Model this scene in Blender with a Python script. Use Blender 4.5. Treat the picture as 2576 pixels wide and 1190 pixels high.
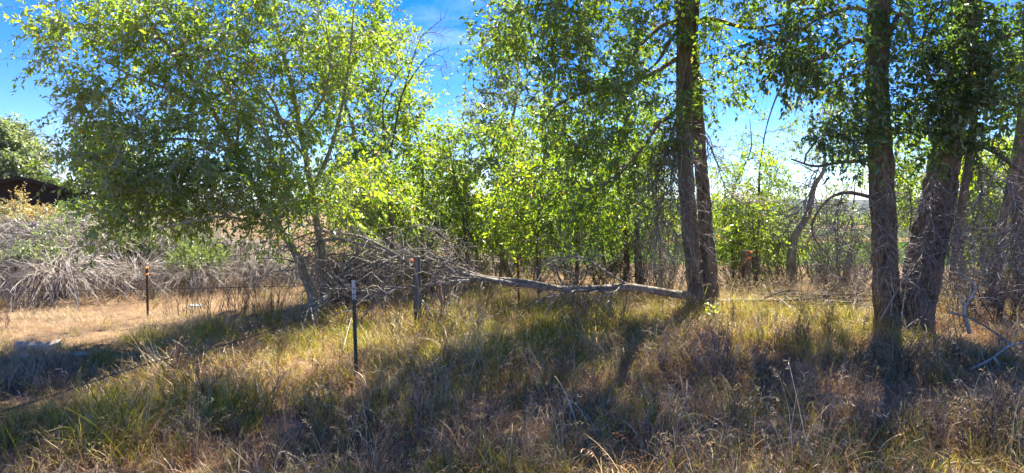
import bpy, math, random
import numpy as np
from mathutils import Vector

for o in list(bpy.data.objects):
    bpy.data.objects.remove(o, do_unlink=True)
SC = bpy.context.scene
COL = SC.collection
rng = np.random.default_rng(11)
random.seed(11)

# ------------------------------------------------------------------ camera
PW, PH = 2576.0, 1190.0            # picture size the measurements below were taken in
FOC = 1678.0                       # focal length in those pixels
CAM_Z = 1.9
PITCH = math.atan((595.0 - 525.0) / FOC)
cam_data = bpy.data.cameras.new('camera')
cam_data.sensor_width = 36.0
cam_data.lens = 36.0 * FOC / PW
cam_data.clip_start = 0.05
cam_data.clip_end = 40000.0
cam = bpy.data.objects.new('camera', cam_data)
cam.location = (0, 0, CAM_Z)
cam.rotation_euler = (math.pi / 2 - PITCH, 0, 0)
COL.objects.link(cam)
SC.camera = cam

# ------------------------------------------------------------------ sky, sun, exposure
SUN_EL = math.radians(54.0)
SUN_AZ = math.radians(25.0)        # to the right of the view direction (+Y)
world = bpy.data.worlds.new('World')
SC.world = world
world.use_nodes = True
wn = world.node_tree.nodes
wl = world.node_tree.links
wn.clear()
w_out = wn.new('ShaderNodeOutputWorld')
w_bg = wn.new('ShaderNodeBackground')
w_bg.inputs['Strength'].default_value = 0.056
w_sky = wn.new('ShaderNodeTexSky')
w_sky.sky_type = 'NISHITA'
w_sky.sun_disc = False
w_sky.sun_elevation = SUN_EL
w_sky.sun_rotation = SUN_AZ
w_sky.altitude = 1800.0
w_sky.air_density = 0.9
w_sky.dust_density = 0.1
w_sky.ozone_density = 3.0
w_hs = wn.new('ShaderNodeHueSaturation')
w_hs.inputs['Saturation'].default_value = 1.45
w_hs.inputs['Hue'].default_value = 0.518
wl.new(w_sky.outputs[0], w_hs.inputs['Color'])
# thin cirrus all round the sky
w_tc = wn.new('ShaderNodeTexCoord')
w_map = wn.new('ShaderNodeMapping')
w_map.inputs['Rotation'].default_value = (0.2, 0.35, 0.5)
w_map.inputs['Scale'].default_value = (2.2, 1.3, 7.0)
w_no = wn.new('ShaderNodeTexNoise')
w_no.inputs['Scale'].default_value = 1.6
w_no.inputs['Detail'].default_value = 7.0
w_no.inputs['Roughness'].default_value = 0.6
w_no.inputs['Distortion'].default_value = 0.8
w_rmp = wn.new('ShaderNodeMapRange')
w_rmp.inputs['From Min'].default_value = 0.50
w_rmp.inputs['From Max'].default_value = 0.80
w_rmp.inputs['To Max'].default_value = 0.20
w_mix = wn.new('ShaderNodeMixRGB')
w_mix.inputs['Color2'].default_value = (9.0, 9.4, 10.0, 1)
wl.new(w_tc.outputs['Generated'], w_map.inputs['Vector'])
wl.new(w_map.outputs[0], w_no.inputs['Vector'])
wl.new(w_no.outputs['Fac'], w_rmp.inputs['Value'])
wl.new(w_rmp.outputs[0], w_mix.inputs['Fac'])
wl.new(w_hs.outputs[0], w_mix.inputs['Color1'])
wl.new(w_mix.outputs[0], w_bg.inputs['Color'])
wl.new(w_bg.outputs[0], w_out.inputs['Surface'])

sun_data = bpy.data.lights.new('sun', 'SUN')
sun_data.energy = 4.3
sun_data.angle = math.radians(0.53)
sun_data.color = (1.0, 0.91, 0.75)
sun = bpy.data.objects.new('sun', sun_data)
sdir = Vector((math.sin(SUN_AZ) * math.cos(SUN_EL), math.cos(SUN_AZ) * math.cos(SUN_EL), math.sin(SUN_EL)))
sun.rotation_euler = sdir.to_track_quat('Z', 'Y').to_euler()
COL.objects.link(sun)

SC.view_settings.view_transform = 'Standard'
SC.view_settings.look = 'None'
SC.view_settings.exposure = 2.38
SC.view_settings.gamma = 1.0
SC.view_settings.use_curve_mapping = False
SC.cycles.max_bounces = 7
SC.cycles.diffuse_bounces = 4
SC.cycles.glossy_bounces = 2
SC.cycles.transmission_bounces = 5
SC.cycles.transparent_max_bounces = 4
SC.cycles.caustics_reflective = False
SC.cycles.caustics_refractive = False
SC.cycles.sample_clamp_indirect = 6.0

# ------------------------------------------------------------------ geometry helpers
CP, SP = math.cos(PITCH), math.sin(PITCH)

def ray(px, py):
    x = (px - PW / 2) / FOC
    z = -(py - PH / 2) / FOC
    return np.array([x, CP + SP * z, CP * z - SP])

def at(px, py, Y):
    """the point at depth Y (metres ahead) seen at that place of the picture"""
    d = ray(px, py)
    return np.array([0, 0, CAM_Z]) + d * (Y / d[1])

def _hash(ix, iy, iz):
    n = (ix * 374761393 + iy * 668265263 + iz * 1274126177) & 0x7fffffff
    n = ((n ^ (n >> 13)) * 1103515245 + 12345) & 0x7fffffff
    n = (n ^ (n >> 16)) & 0x7fffffff
    return (n % 100003) / 100003.0

def vnoise(p):
    p = np.asarray(p, float)
    i = np.floor(p).astype(np.int64)
    f = p - i
    f = f * f * (3 - 2 * f)
    r = 0
    for dx in (0, 1):
        for dy in (0, 1):
            for dz in (0, 1):
                w = (f[..., 0] if dx else 1 - f[..., 0]) * (f[..., 1] if dy else 1 - f[..., 1]) * (f[..., 2] if dz else 1 - f[..., 2])
                r = r + w * _hash(i[..., 0] + dx, i[..., 1] + dy, i[..., 2] + dz)
    return r

def sstep(a, b, x):
    t = np.clip((x - a) / (b - a), 0, 1)
    return t * t * (3 - 2 * t)

def gz(x, y):
    """height of the ground"""
    x = np.asarray(x, float); y = np.asarray(y, float)
    p = np.stack([x * 0.45, y * 0.45, 0 * x + 3.3], -1)
    q = np.stack([x * 1.7, y * 1.7, 0 * x + 7.7], -1)
    h = (vnoise(p) - 0.5) * 0.16 + (vnoise(q) - 0.5) * 0.05
    h = h * sstep(60, 25, np.abs(y))
    edge = 22 + 45 * sstep(2, -10, x) + 0.0 * y
    drop = sstep(-1, 34, y - edge) * 8.5 + sstep(0, 1500, y - edge) * 12
    # a low bank on the left where the dead brush stands
    bank = (0.25 * sstep(12, 14.5, y) + 0.90 * sstep(14, 19.5, y)) * sstep(-1, -6, x) + 0.30 * sstep(13, 18, y) * sstep(-7, -12, x)
    return h - drop + bank

def gp(px, py):
    """where the ray through that place of the picture meets the ground"""
    d = ray(px, py)
    t = np.arange(2.0, 80.0, 0.02)
    p = np.array([0, 0, CAM_Z]) + d * t[:, None]
    under = np.nonzero(p[:, 2] < gz(p[:, 0], p[:, 1]))[0]
    k = under[0] if len(under) else len(t) - 1
    return np.array([p[k, 0], p[k, 1], float(gz(p[k, 0], p[k, 1]))])

def nrm(v):
    return v / np.maximum(np.linalg.norm(v, axis=-1, keepdims=True), 1e-9)

class Buf:
    """collects vertices, triangles / quads and a tint per vertex"""
    def __init__(self):
        self.v = []; self.t = []; self.q = []; self.tint = []; self.n = 0
    def add(self, v, tris=None, quads=None, tint=None):
        v = np.asarray(v, float).reshape(-1, 3)
        if tris is not None and len(tris): self.t.append(np.asarray(tris, np.int64).reshape(-1, 3) + self.n)
        if quads is not None and len(quads): self.q.append(np.asarray(quads, np.int64).reshape(-1, 4) + self.n)
        self.v.append(v)
        if tint is None: tint = np.full(len(v), 0.5)
        self.tint.append(np.broadcast_to(np.asarray(tint, float).ravel(), (len(v),)))
        self.n += len(v)
    def mesh(self, name, mat, origin=(0, 0, 0), smooth=False):
        v = np.concatenate(self.v) - np.asarray(origin, float)
        t = np.concatenate(self.t) if self.t else np.zeros((0, 3), np.int64)
        q = np.concatenate(self.q) if self.q else np.zeros((0, 4), np.int64)
        me = bpy.data.meshes.new(name)
        me.vertices.add(len(v))
        me.vertices.foreach_set('co', v.astype(np.float32).ravel())
        nl = len(t) * 3 + len(q) * 4
        me.loops.add(nl)
        me.loops.foreach_set('vertex_index', np.concatenate([t.ravel(), q.ravel()]).astype(np.int32))
        me.polygons.add(len(t) + len(q))
        st = np.concatenate([np.arange(len(t)) * 3, len(t) * 3 + np.arange(len(q)) * 4]).astype(np.int32)
        me.polygons.foreach_set('loop_start', st)
        me.polygons.foreach_set('use_smooth', np.full(len(t) + len(q), bool(smooth)))
        at_ = me.attributes.new('tint', 'FLOAT', 'POINT')
        at_.data.foreach_set('value', np.concatenate(self.tint).astype(np.float32))
        me.update(calc_edges=True)
        me.validate()
        for m in (mat if isinstance(mat, (list, tuple)) else [mat]):
            me.materials.append(m)
        return me
    def obj(self, name, mat, parent=None, origin=(0, 0, 0), smooth=False, kind=None):
        o = bpy.data.objects.new(name, self.mesh(name, mat, origin, smooth))
        COL.objects.link(o)
        if parent is not None: o.parent = parent
        else: o.location = origin
        if kind: o['kind'] = kind
        return o

def empty(name, loc, label, cat, group=None, rz=0):
    o = bpy.data.objects.new(name, None)
    o.empty_display_size = 0.2
    o.location = loc
    o.rotation_euler = (0, 0, rz)
    o['label'] = label; o['category'] = cat
    if group: o['group'] = group
    COL.objects.link(o)
    return o

def tag(o, label=None, cat=None, group=None, kind=None):
    if label: o['label'] = label
    if cat: o['category'] = cat
    if group: o['group'] = group
    if kind: o['kind'] = kind
    return o

def copy_tree(o, parent=None):
    c = o.copy()
    COL.objects.link(c)
    if parent is not None: c.parent = parent
    for ch in list(o.children):
        copy_tree(ch, c)
    return c

def catmull(pts, n):
    pts = np.asarray(pts, float)
    P = np.vstack([2 * pts[0] - pts[1], pts, 2 * pts[-1] - pts[-2]])
    m = len(pts) - 1
    u = np.linspace(0, m - 1e-6, n)
    k = u.astype(int); f = (u - k)[:, None]
    a, b, c, d = P[k], P[k + 1], P[k + 2], P[k + 3]
    return 0.5 * (2 * b + (c - a) * f + (2 * a - 5 * b + 4 * c - d) * f ** 2 + (3 * b - a - 3 * c + d) * f ** 3)

def tubes(buf, P, R, S=4, tint=None, cap=False):
    """P (B,K,3) centre lines, R (B,K) radii -> B tubes of S sides"""
    P = np.asarray(P, float); R = np.asarray(R, float)
    B, K, _ = P.shape
    if B == 0: return
    T = np.gradient(P, axis=1)
    T = nrm(T)
    mean = nrm(P[:, -1] - P[:, 0])
    ref = np.where(np.abs(mean[:, 2:3]) < 0.8, np.array([[0., 0., 1.]]), np.array([[1., 0., 0.]]))
    N1 = nrm(np.cross(T, ref[:, None, :]))
    N2 = np.cross(T, N1)
    a = np.arange(S) * 2 * math.pi / S
    ring = N1[:, :, None, :] * np.cos(a)[None, None, :, None] + N2[:, :, None, :] * np.sin(a)[None, None, :, None]
    V = P[:, :, None, :] + ring * R[:, :, None, None]
    idx = np.arange(B * K * S).reshape(B, K, S)
    i0 = idx[:, :-1, :]; i1 = idx[:, 1:, :]
    j0 = np.roll(i0, -1, axis=2); j1 = np.roll(i1, -1, axis=2)
    Q = np.stack([i0, j0, j1, i1], -1).reshape(-1, 4)
    if tint is None: tint = rng.random(B)
    tt = np.repeat(np.asarray(tint), K * S)
    tris = None
    if cap and S >= 3:
        caps = []
        for e in (0, K - 1):
            for s in range(1, S - 1):
                caps.append(np.stack([idx[:, e, 0], idx[:, e, s], idx[:, e, s + 1]], -1))
        tris = np.concatenate(caps)
    buf.add(V, tris=tris, quads=Q, tint=tt)

def trunk_tube(buf, ctrl, rad, segs=36, step=0.05, furrow=0.018, flare=0.0, freq=9.0, seed=0.0, lump=0.06, cap=True):
    """one thick stem with real bark furrows; ctrl list of points, rad list of radii"""
    ctrl = np.asarray(ctrl, float); rad = np.asarray(rad, float)
    L = np.sum(np.linalg.norm(np.diff(ctrl, axis=0), axis=1))
    n = max(8, int(L / step))
    C = catmull(ctrl, n)
    u = np.linspace(0, len(rad) - 1, n)
    R = np.interp(u, np.arange(len(rad)), rad)
    s = np.concatenate([[0], np.cumsum(np.linalg.norm(np.diff(C, axis=0), axis=1))])
    T = nrm(np.gradient(C, axis=0))
    f = np.cross(T[0], [0.3, 1, 0.1]); f /= np.linalg.norm(f)
    N = np.zeros((n, 3))
    for i in range(n):
        f = f - T[i] * np.dot(f, T[i]); f /= np.linalg.norm(f); N[i] = f
    Bn = np.cross(T, N)
    a = np.arange(segs) * 2 * math.pi / segs
    ca, sa = np.cos(a), np.sin(a)
    R0 = float(np.mean(R))
    q = np.stack([np.broadcast_to(ca * R0 * freq, (n, segs)) + seed, np.broadcast_to(sa * R0 * freq, (n, segs)) + seed * 1.7,
                  np.broadcast_to((s * freq * 0.24)[:, None], (n, segs)) + seed], -1)
    w = vnoise(q * 0.7 + 9.1)[..., None] - 0.5
    q2 = q + w * 1.2
    rid = np.abs(vnoise(q2 * 1.6) * 2 - 1) + 0.5 * np.abs(vnoise(q2 * 3.1 + 5) * 2 - 1)
    rid = np.clip(rid * 1.4, 0, 1.1) - 0.55
    big = vnoise(np.stack([np.broadcast_to(ca * 1.2, (n, segs)) + seed, np.broadcast_to(sa * 1.2, (n, segs)), np.broadcast_to((s * 1.1)[:, None], (n, segs))], -1)) - 0.5
    RR = R[:, None] * (1 + big * lump * 2) + rid * furrow * np.clip(R[:, None] / 0.2, 0.3, 1.2)
    if flare:
        lob = 0.6 + 0.8 * vnoise(np.stack([np.broadcast_to(ca * 1.8 + seed, (n, segs)), np.broadcast_to(sa * 1.8, (n, segs)), np.zeros((n, segs))], -1))
        RR = RR + flare * np.exp(-s / 0.28)[:, None] * lob
    V = C[:, None, :] + (N[:, None, :] * ca[None, :, None] + Bn[:, None, :] * sa[None, :, None]) * RR[..., None]
    idx = np.arange(n * segs).reshape(n, segs)
    i0, i1 = idx[:-1], idx[1:]
    Q = np.stack([i0, np.roll(i0, -1, 1), np.roll(i1, -1, 1), i1], -1).reshape(-1, 4)
    tris = []
    if cap:
        for e in (0, n - 1):
            for k in range(1, segs - 1):
                tris.append((idx[e, 0], idx[e, k], idx[e, k + 1]))
    buf.add(V, tris=np.array(tris) if tris else None, quads=Q, tint=np.full(n * segs, 0.5))
    return C, R

# leaf shapes: points along (u: length, v: half width, w: lift)
LEAF4 = np.array([[0, 0, 0], [0.36, 0.235, 0.06], [0.36, -0.235, 0.06], [1, 0, -0.07], [0.42, 0, -0.03]])
LEAF4_T = np.array([[0, 4, 1], [1, 4, 3], [0, 2, 4], [2, 3, 4]])
LEAF2 = np.array([[0, 0, 0], [0.42, 0.27, 0.06], [1, 0, -0.05], [0.42, -0.27, 0.06]])
LEAF2_T = np.array([[0, 2, 1], [0, 3, 2]])

def leaves(buf, base, axis, normal, size, tint, shape=4, wid=1.0):
    base = np.asarray(base); n = len(base)
    if n == 0: return
    ax = nrm(axis)
    sd = nrm(np.cross(normal, ax))
    no = np.cross(ax, sd)
    L, T = (LEAF4, LEAF4_T) if shape == 4 else (LEAF2, LEAF2_T)
    size = np.asarray(size)
    V = base[:, None, :] + size[:, None, None] * (ax[:, None, :] * L[None, :, 0:1] + sd[:, None, :] * L[None, :, 1:2] * wid + no[:, None, :] * L[None, :, 2:3])
    m = len(L)
    tri = (T[None] + (np.arange(n) * m)[:, None, None]).reshape(-1, 3)
    buf.add(V, tris=tri, tint=np.repeat(tint, m))

def rand_dirs(n):
    return nrm(rng.normal(size=(n, 3)))

def bez(p0, p1, p2, p3, K):
    t = np.linspace(0, 1, K)
    t = t.reshape((1,) * (np.asarray(p0).ndim - 1) + (K, 1))
    p0, p1, p2, p3 = [np.asarray(p)[..., None, :] for p in (p0, p1, p2, p3)]
    return p0 * (1 - t) ** 3 + 3 * p1 * t * (1 - t) ** 2 + 3 * p2 * t * t * (1 - t) + p3 * t ** 3

# ------------------------------------------------------------------ materials
def newmat(name):
    m = bpy.data.materials.new(name)
    m.use_nodes = True
    n = m.node_tree.nodes
    n.clear()
    out = n.new('ShaderNodeOutputMaterial')
    return m, n, m.node_tree.links, out

def ramp(n, stops):
    r = n.new('ShaderNodeValToRGB')
    e = r.color_ramp.elements
    while len(e) > 1: e.remove(e[-1])
    e[0].position = stops[0][0]; e[0].color = (*stops[0][1], 1)
    for p, c in stops[1:]:
        x = e.new(p); x.color = (*c, 1)
    return r

def leaf_mat(name, stops, trans=0.45, tgain=(1.5, 1.6, 0.7), gloss=0.10, rough=0.38, pale=0.0):
    m, n, l, out = newmat(name)
    a = n.new('ShaderNodeAttribute'); a.attribute_name = 'tint'
    r = ramp(n, stops); l.new(a.outputs['Fac'], r.inputs[0])
    col = r.outputs[0]
    if pale:
        g = n.new('ShaderNodeNewGeometry')
        mx = n.new('ShaderNodeMixRGB'); mx.inputs['Color2'].default_value = (0.20, 0.25, 0.17, 1)
        mu = n.new('ShaderNodeMath'); mu.operation = 'MULTIPLY'; mu.inputs[1].default_value = pale
        l.new(g.outputs['Backfacing'], mu.inputs[0]); l.new(mu.outputs[0], mx.inputs['Fac']); l.new(col, mx.inputs['Color1'])
        dcol = mx.outputs[0]
    else: dcol = col
    d = n.new('ShaderNodeBsdfDiffuse'); l.new(dcol, d.inputs['Color'])
    t = n.new('ShaderNodeBsdfTranslucent')
    mg = n.new('ShaderNodeMixRGB'); mg.blend_type = 'MULTIPLY'; mg.inputs['Fac'].default_value = 1
    mg.inputs['Color2'].default_value = (*tgain, 1)
    l.new(col, mg.inputs['Color1']); l.new(mg.outputs[0], t.inputs['Color'])
    mix = n.new('ShaderNodeMixShader'); mix.inputs[0].default_value = trans
    l.new(d.outputs[0], mix.inputs[1]); l.new(t.outputs[0], mix.inputs[2])
    g = n.new('ShaderNodeBsdfGlossy'); g.inputs['Roughness'].default_value = rough; g.inputs['Color'].default_value = (0.9, 0.95, 1, 1)
    m2 = n.new('ShaderNodeMixShader'); m2.inputs[0].default_value = gloss
    l.new(mix.outputs[0], m2.inputs[1]); l.new(g.outputs[0], m2.inputs[2])
    l.new(m2.outputs[0], out.inputs['Surface'])
    return m

def grass_mat(name, stops, trans=0.35, var=0.35):
    """blade colour: tint along the ramp, shifted a little from tuft to tuft"""
    m, n, l, out = newmat(name)
    a = n.new('ShaderNodeAttribute'); a.attribute_name = 'tint'
    oi = n.new('ShaderNodeObjectInfo')
    mul = n.new('ShaderNodeMath'); mul.operation = 'MULTIPLY_ADD'; mul.inputs[1].default_value = var
    sub = n.new('ShaderNodeMath'); sub.operation = 'SUBTRACT'; sub.inputs[1].default_value = 0.5
    l.new(oi.outputs['Random'], sub.inputs[0])
    l.new(sub.outputs[0], mul.inputs[0]); l.new(a.outputs['Fac'], mul.inputs[2])
    r = ramp(n, stops); l.new(mul.outputs[0], r.inputs[0])
    d = n.new('ShaderNodeBsdfDiffuse'); l.new(r.outputs[0], d.inputs['Color'])
    t = n.new('ShaderNodeBsdfTranslucent'); l.new(r.outputs[0], t.inputs['Color'])
    mix = n.new('ShaderNodeMixShader'); mix.inputs[0].default_value = trans
    l.new(d.outputs[0], mix.inputs[1]); l.new(t.outputs[0], mix.inputs[2])
    g = n.new('ShaderNodeBsdfGlossy'); g.inputs['Roughness'].default_value = 0.45
    m2 = n.new('ShaderNodeMixShader'); m2.inputs[0].default_value = 0.05
    l.new(mix.outputs[0], m2.inputs[1]); l.new(g.outputs[0], m2.inputs[2])
    l.new(m2.outputs[0], out.inputs['Surface'])
    return m

def twig_mat(name, stops):
    m, n, l, out = newmat(name)
    a = n.new('ShaderNodeAttribute'); a.attribute_name = 'tint'
    r = ramp(n, stops); l.new(a.outputs['Fac'], r.inputs[0])
    tc = n.new('ShaderNodeTexCoord')
    no = n.new('ShaderNodeTexNoise'); no.inputs['Scale'].default_value = 14; no.inputs['Detail'].default_value = 4
    l.new(tc.outputs['Object'], no.inputs['Vector'])
    mr = n.new('ShaderNodeMapRange'); mr.inputs['From Min'].default_value = 0.3; mr.inputs['From Max'].default_value = 0.7
    mr.inputs['To Min'].default_value = 0.65; mr.inputs['To Max'].default_value = 1.25
    l.new(no.outputs['Fac'], mr.inputs['Value'])
    mg = n.new('ShaderNodeMixRGB'); mg.blend_type = 'MULTIPLY'; mg.inputs['Fac'].default_value = 1
    l.new(r.outputs[0], mg.inputs['Color1']); l.new(mr.outputs[0], mg.inputs['Color2'])
    b = n.new('ShaderNodeBsdfPrincipled'); b.inputs['Roughness'].default_value = 0.8
    l.new(mg.outputs[0], b.inputs['Base Color']); l.new(b.outputs[0], out.inputs['Surface'])
    return m

def bark_mat(name, c0, c1, c2, zs=0.18, scale=14, bump=0.6):
    m, n, l, out = newmat(name)
    tc = n.new('ShaderNodeTexCoord')
    mp = n.new('ShaderNodeMapping'); mp.inputs['Scale'].default_value = (1, 1, zs)
    l.new(tc.outputs['Object'], mp.inputs['Vector'])
    n1 = n.new('ShaderNodeTexNoise'); n1.inputs['Scale'].default_value = scale; n1.inputs['Detail'].default_value = 8; n1.inputs['Roughness'].default_value = 0.65
    n1.inputs['Distortion'].default_value = 0.6
    l.new(mp.outputs[0], n1.inputs['Vector'])
    n2 = n.new('ShaderNodeTexNoise'); n2.inputs['Scale'].default_value = 2.3; n2.inputs['Detail'].default_value = 4
    l.new(tc.outputs['Object'], n2.inputs['Vector'])
    r = ramp(n, [(0.3, c0), (0.5, c1), (0.7, c2)])
    ad = n.new('ShaderNodeMath'); ad.operation = 'MULTIPLY_ADD'; ad.inputs[1].default_value = 0.45
    sb = n.new('ShaderNodeMath'); sb.operation = 'SUBTRACT'; sb.inputs[1].default_value = 0.5
    l.new(n2.outputs['Fac'], sb.inputs[0]); l.new(sb.outputs[0], ad.inputs[0]); l.new(n1.outputs['Fac'], ad.inputs[2])
    l.new(ad.outputs[0], r.inputs[0])
    vo = n.new('ShaderNodeTexVoronoi'); vo.feature = 'DISTANCE_TO_EDGE'; vo.inputs['Scale'].default_value = scale * 1.5
    wv = n.new('ShaderNodeMixRGB'); wv.inputs['Fac'].default_value = 0.12
    l.new(mp.outputs[0], wv.inputs['Color1']); l.new(n1.outputs['Color'], wv.inputs['Color2'])
    l.new(wv.outputs[0], vo.inputs['Vector'])
    vm = n.new('ShaderNodeMapRange'); vm.inputs['From Max'].default_value = 0.22
    l.new(vo.outputs['Distance'], vm.inputs['Value'])
    hm_ = n.new('ShaderNodeMath'); hm_.operation = 'MULTIPLY_ADD'; hm_.inputs[1].default_value = 0.7
    l.new(vm.outputs[0], hm_.inputs[0]); l.new(n1.outputs['Fac'], hm_.inputs[2])
    bp = n.new('ShaderNodeBump'); bp.inputs['Strength'].default_value = bump; bp.inputs['Distance'].default_value = 0.03
    l.new(hm_.outputs[0], bp.inputs['Height'])
    b = n.new('ShaderNodeBsdfPrincipled'); b.inputs['Roughness'].default_value = 0.9
    l.new(r.outputs[0], b.inputs['Base Color']); l.new(bp.outputs[0], b.inputs['Normal'])
    l.new(b.outputs[0], out.inputs['Surface'])
    return m

def plain_mat(name, c0, c1, rough=0.7, scale=20, metal=0.0, bump=0.2, stretch=(1, 1, 1), spec=0.4):
    m, n, l, out = newmat(name)
    tc = n.new('ShaderNodeTexCoord')
    mp = n.new('ShaderNodeMapping'); mp.inputs['Scale'].default_value = stretch
    l.new(tc.outputs['Object'], mp.inputs['Vector'])
    n1 = n.new('ShaderNodeTexNoise'); n1.inputs['Scale'].default_value = scale; n1.inputs['Detail'].default_value = 6
    l.new(mp.outputs[0], n1.inputs['Vector'])
    r = ramp(n, [(0.35, c0), (0.65, c1)]); l.new(n1.outputs['Fac'], r.inputs[0])
    bp = n.new('ShaderNodeBump'); bp.inputs['Strength'].default_value = bump; bp.inputs['Distance'].default_value = 0.01
    l.new(n1.outputs['Fac'], bp.inputs['Height'])
    b = n.new('ShaderNodeBsdfPrincipled'); b.inputs['Roughness'].default_value = rough; b.inputs['Specular IOR Level'].default_value = spec; b.inputs['Metallic'].default_value = metal
    l.new(r.outputs[0], b.inputs['Base Color']); l.new(bp.outputs[0], b.inputs['Normal'])
    l.new(b.outputs[0], out.inputs['Surface'])
    return m

M = {}
M['leaf_lime'] = leaf_mat('leaf_lime', [(0, (0.075, 0.125, 0.022)), (0.45, (0.13, 0.195, 0.028)), (0.80, (0.19, 0.255, 0.032)), (0.93, (0.30, 0.30, 0.04)), (0.97, (0.40, 0.27, 0.04)), (1, (0.42, 0.22, 0.05))],
                          trans=0.68, tgain=(2.45, 2.4, 0.55), gloss=0.07, pale=0.5)
M['leaf_mid'] = leaf_mat('leaf_mid', [(0, (0.055, 0.10, 0.024)), (0.5, (0.095, 0.155, 0.030)), (0.85, (0.15, 0.215, 0.034)), (0.96, (0.24, 0.25, 0.04)), (1, (0.36, 0.22, 0.05))],
                         trans=0.62, tgain=(2.3, 2.3, 0.55), gloss=0.06, pale=0.4)
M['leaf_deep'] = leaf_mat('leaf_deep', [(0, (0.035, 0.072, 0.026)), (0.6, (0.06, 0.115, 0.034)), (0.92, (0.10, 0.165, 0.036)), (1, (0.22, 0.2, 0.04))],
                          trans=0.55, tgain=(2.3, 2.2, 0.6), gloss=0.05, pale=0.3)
M['leaf_grey'] = leaf_mat('leaf_grey', [(0, (0.12, 0.155, 0.085)), (0.6, (0.17, 0.205, 0.11)), (1, (0.24, 0.265, 0.13))], trans=0.52, tgain=(1.8, 1.9, 0.9), gloss=0.07, pale=0.5)
M['leaf_yellow'] = leaf_mat('leaf_yellow', [(0, (0.26, 0.215, 0.085)), (0.6, (0.42, 0.34, 0.15)), (1, (0.54, 0.45, 0.24))], trans=0.4, tgain=(1.4, 1.3, 0.7), gloss=0.05)
M['leaf_shoot'] = leaf_mat('leaf_shoot', [(0, (0.08, 0.13, 0.03)), (0.6, (0.14, 0.20, 0.04)), (1, (0.22, 0.26, 0.06))], trans=0.45, tgain=(1.5, 1.5, 0.7), gloss=0.05)
M['bark_pale'] = bark_mat('bark_pale', (0.13, 0.115, 0.09), (0.27, 0.245, 0.20), (0.38, 0.35, 0.29), zs=0.5, scale=9, bump=0.3)
M['bark_furrowed'] = bark_mat('bark_furrowed', (0.075, 0.058, 0.045), (0.25, 0.20, 0.155), (0.46, 0.375, 0.285), zs=0.22, scale=20, bump=1.0)
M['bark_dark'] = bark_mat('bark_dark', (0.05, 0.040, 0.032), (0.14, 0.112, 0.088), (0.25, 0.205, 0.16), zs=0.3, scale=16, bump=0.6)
M['wood_silver'] = bark_mat('wood_silver', (0.09, 0.075, 0.062), (0.22, 0.195, 0.17), (0.42, 0.385, 0.34), zs=0.6, scale=18, bump=0.3)
M['bark_log'] = bark_mat('bark_log', (0.07, 0.055, 0.045), (0.22, 0.185, 0.155), (0.46, 0.42, 0.37), zs=1.0, scale=11, bump=0.6)
M['twig_live'] = twig_mat('twig_live', [(0, (0.10, 0.085, 0.06)), (1, (0.26, 0.23, 0.18))])
M['twig_pale'] = twig_mat('twig_pale', [(0, (0.26, 0.225, 0.175)), (1, (0.50, 0.45, 0.365))])
M['twig_grey'] = twig_mat('twig_grey', [(0, (0.10, 0.085, 0.075)), (0.6, (0.24, 0.215, 0.195)), (1, (0.42, 0.39, 0.36))])
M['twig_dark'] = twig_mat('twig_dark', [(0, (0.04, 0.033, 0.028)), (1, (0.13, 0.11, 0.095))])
M['twig_silver'] = twig_mat('twig_silver', [(0, (0.20, 0.165, 0.13)), (0.6, (0.37, 0.315, 0.255)), (1, (0.56, 0.49, 0.41))])
M['twig_brush'] = twig_mat('twig_brush', [(0, (0.12, 0.095, 0.08)), (0.4, (0.30, 0.255, 0.225)), (0.8, (0.50, 0.455, 0.41)), (1, (0.66, 0.62, 0.57))])
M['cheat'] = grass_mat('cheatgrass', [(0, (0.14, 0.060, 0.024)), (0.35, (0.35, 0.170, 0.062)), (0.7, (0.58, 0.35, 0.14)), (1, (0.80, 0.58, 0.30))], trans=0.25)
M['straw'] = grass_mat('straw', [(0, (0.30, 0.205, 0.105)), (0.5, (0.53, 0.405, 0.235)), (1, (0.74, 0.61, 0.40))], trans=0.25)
M['green'] = grass_mat('green_grass', [(0, (0.09, 0.11, 0.010)), (0.4, (0.22, 0.24, 0.018)), (0.75, (0.41, 0.38, 0.035)), (1, (0.66, 0.48, 0.10))], trans=0.45)
M['ash'] = grass_mat('ash_grass', [(0, (0.13, 0.080, 0.045)), (0.5, (0.34, 0.24, 0.15)), (1, (0.68, 0.545, 0.37))], trans=0.2)
M['scrub'] = grass_mat('scrub', [(0, (0.07, 0.040, 0.026)), (0.5, (0.19, 0.12, 0.08)), (1, (0.44, 0.33, 0.24))], trans=0.1)
M['tpost_green'] = plain_mat('post_green_paint', (0.012, 0.035, 0.022), (0.03, 0.075, 0.05), rough=0.5, scale=30)
M['tpost_white'] = plain_mat('post_white_paint', (0.34, 0.34, 0.33), (0.52, 0.52, 0.50), rough=0.5, scale=40)
M['rust'] = plain_mat('rusty_steel', (0.035, 0.016, 0.010), (0.13, 0.055, 0.03), rough=0.8, scale=60)
M['orange'] = plain_mat('orange_plastic', (0.75, 0.22, 0.01), (0.85, 0.30, 0.02), rough=0.45, scale=20, bump=0.05)
M['wire'] = plain_mat('old_wire', (0.04, 0.035, 0.03), (0.12, 0.10, 0.085), rough=0.6, scale=60, metal=0.6)
M['post_wood'] = plain_mat('weathered_post', (0.07, 0.068, 0.058), (0.20, 0.19, 0.165), rough=0.9, scale=22, bump=0.6, stretch=(1, 1, 0.08))
M['post_pale'] = plain_mat('pale_post', (0.36, 0.28, 0.20), (0.52, 0.42, 0.31), rough=0.9, scale=30, stretch=(1, 1, 0.1))
M['slab_wood'] = plain_mat('bleached_wood', (0.36, 0.29, 0.21), (0.68, 0.58, 0.45), rough=0.85, scale=26, bump=0.6, stretch=(0.12, 1, 1))
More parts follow.
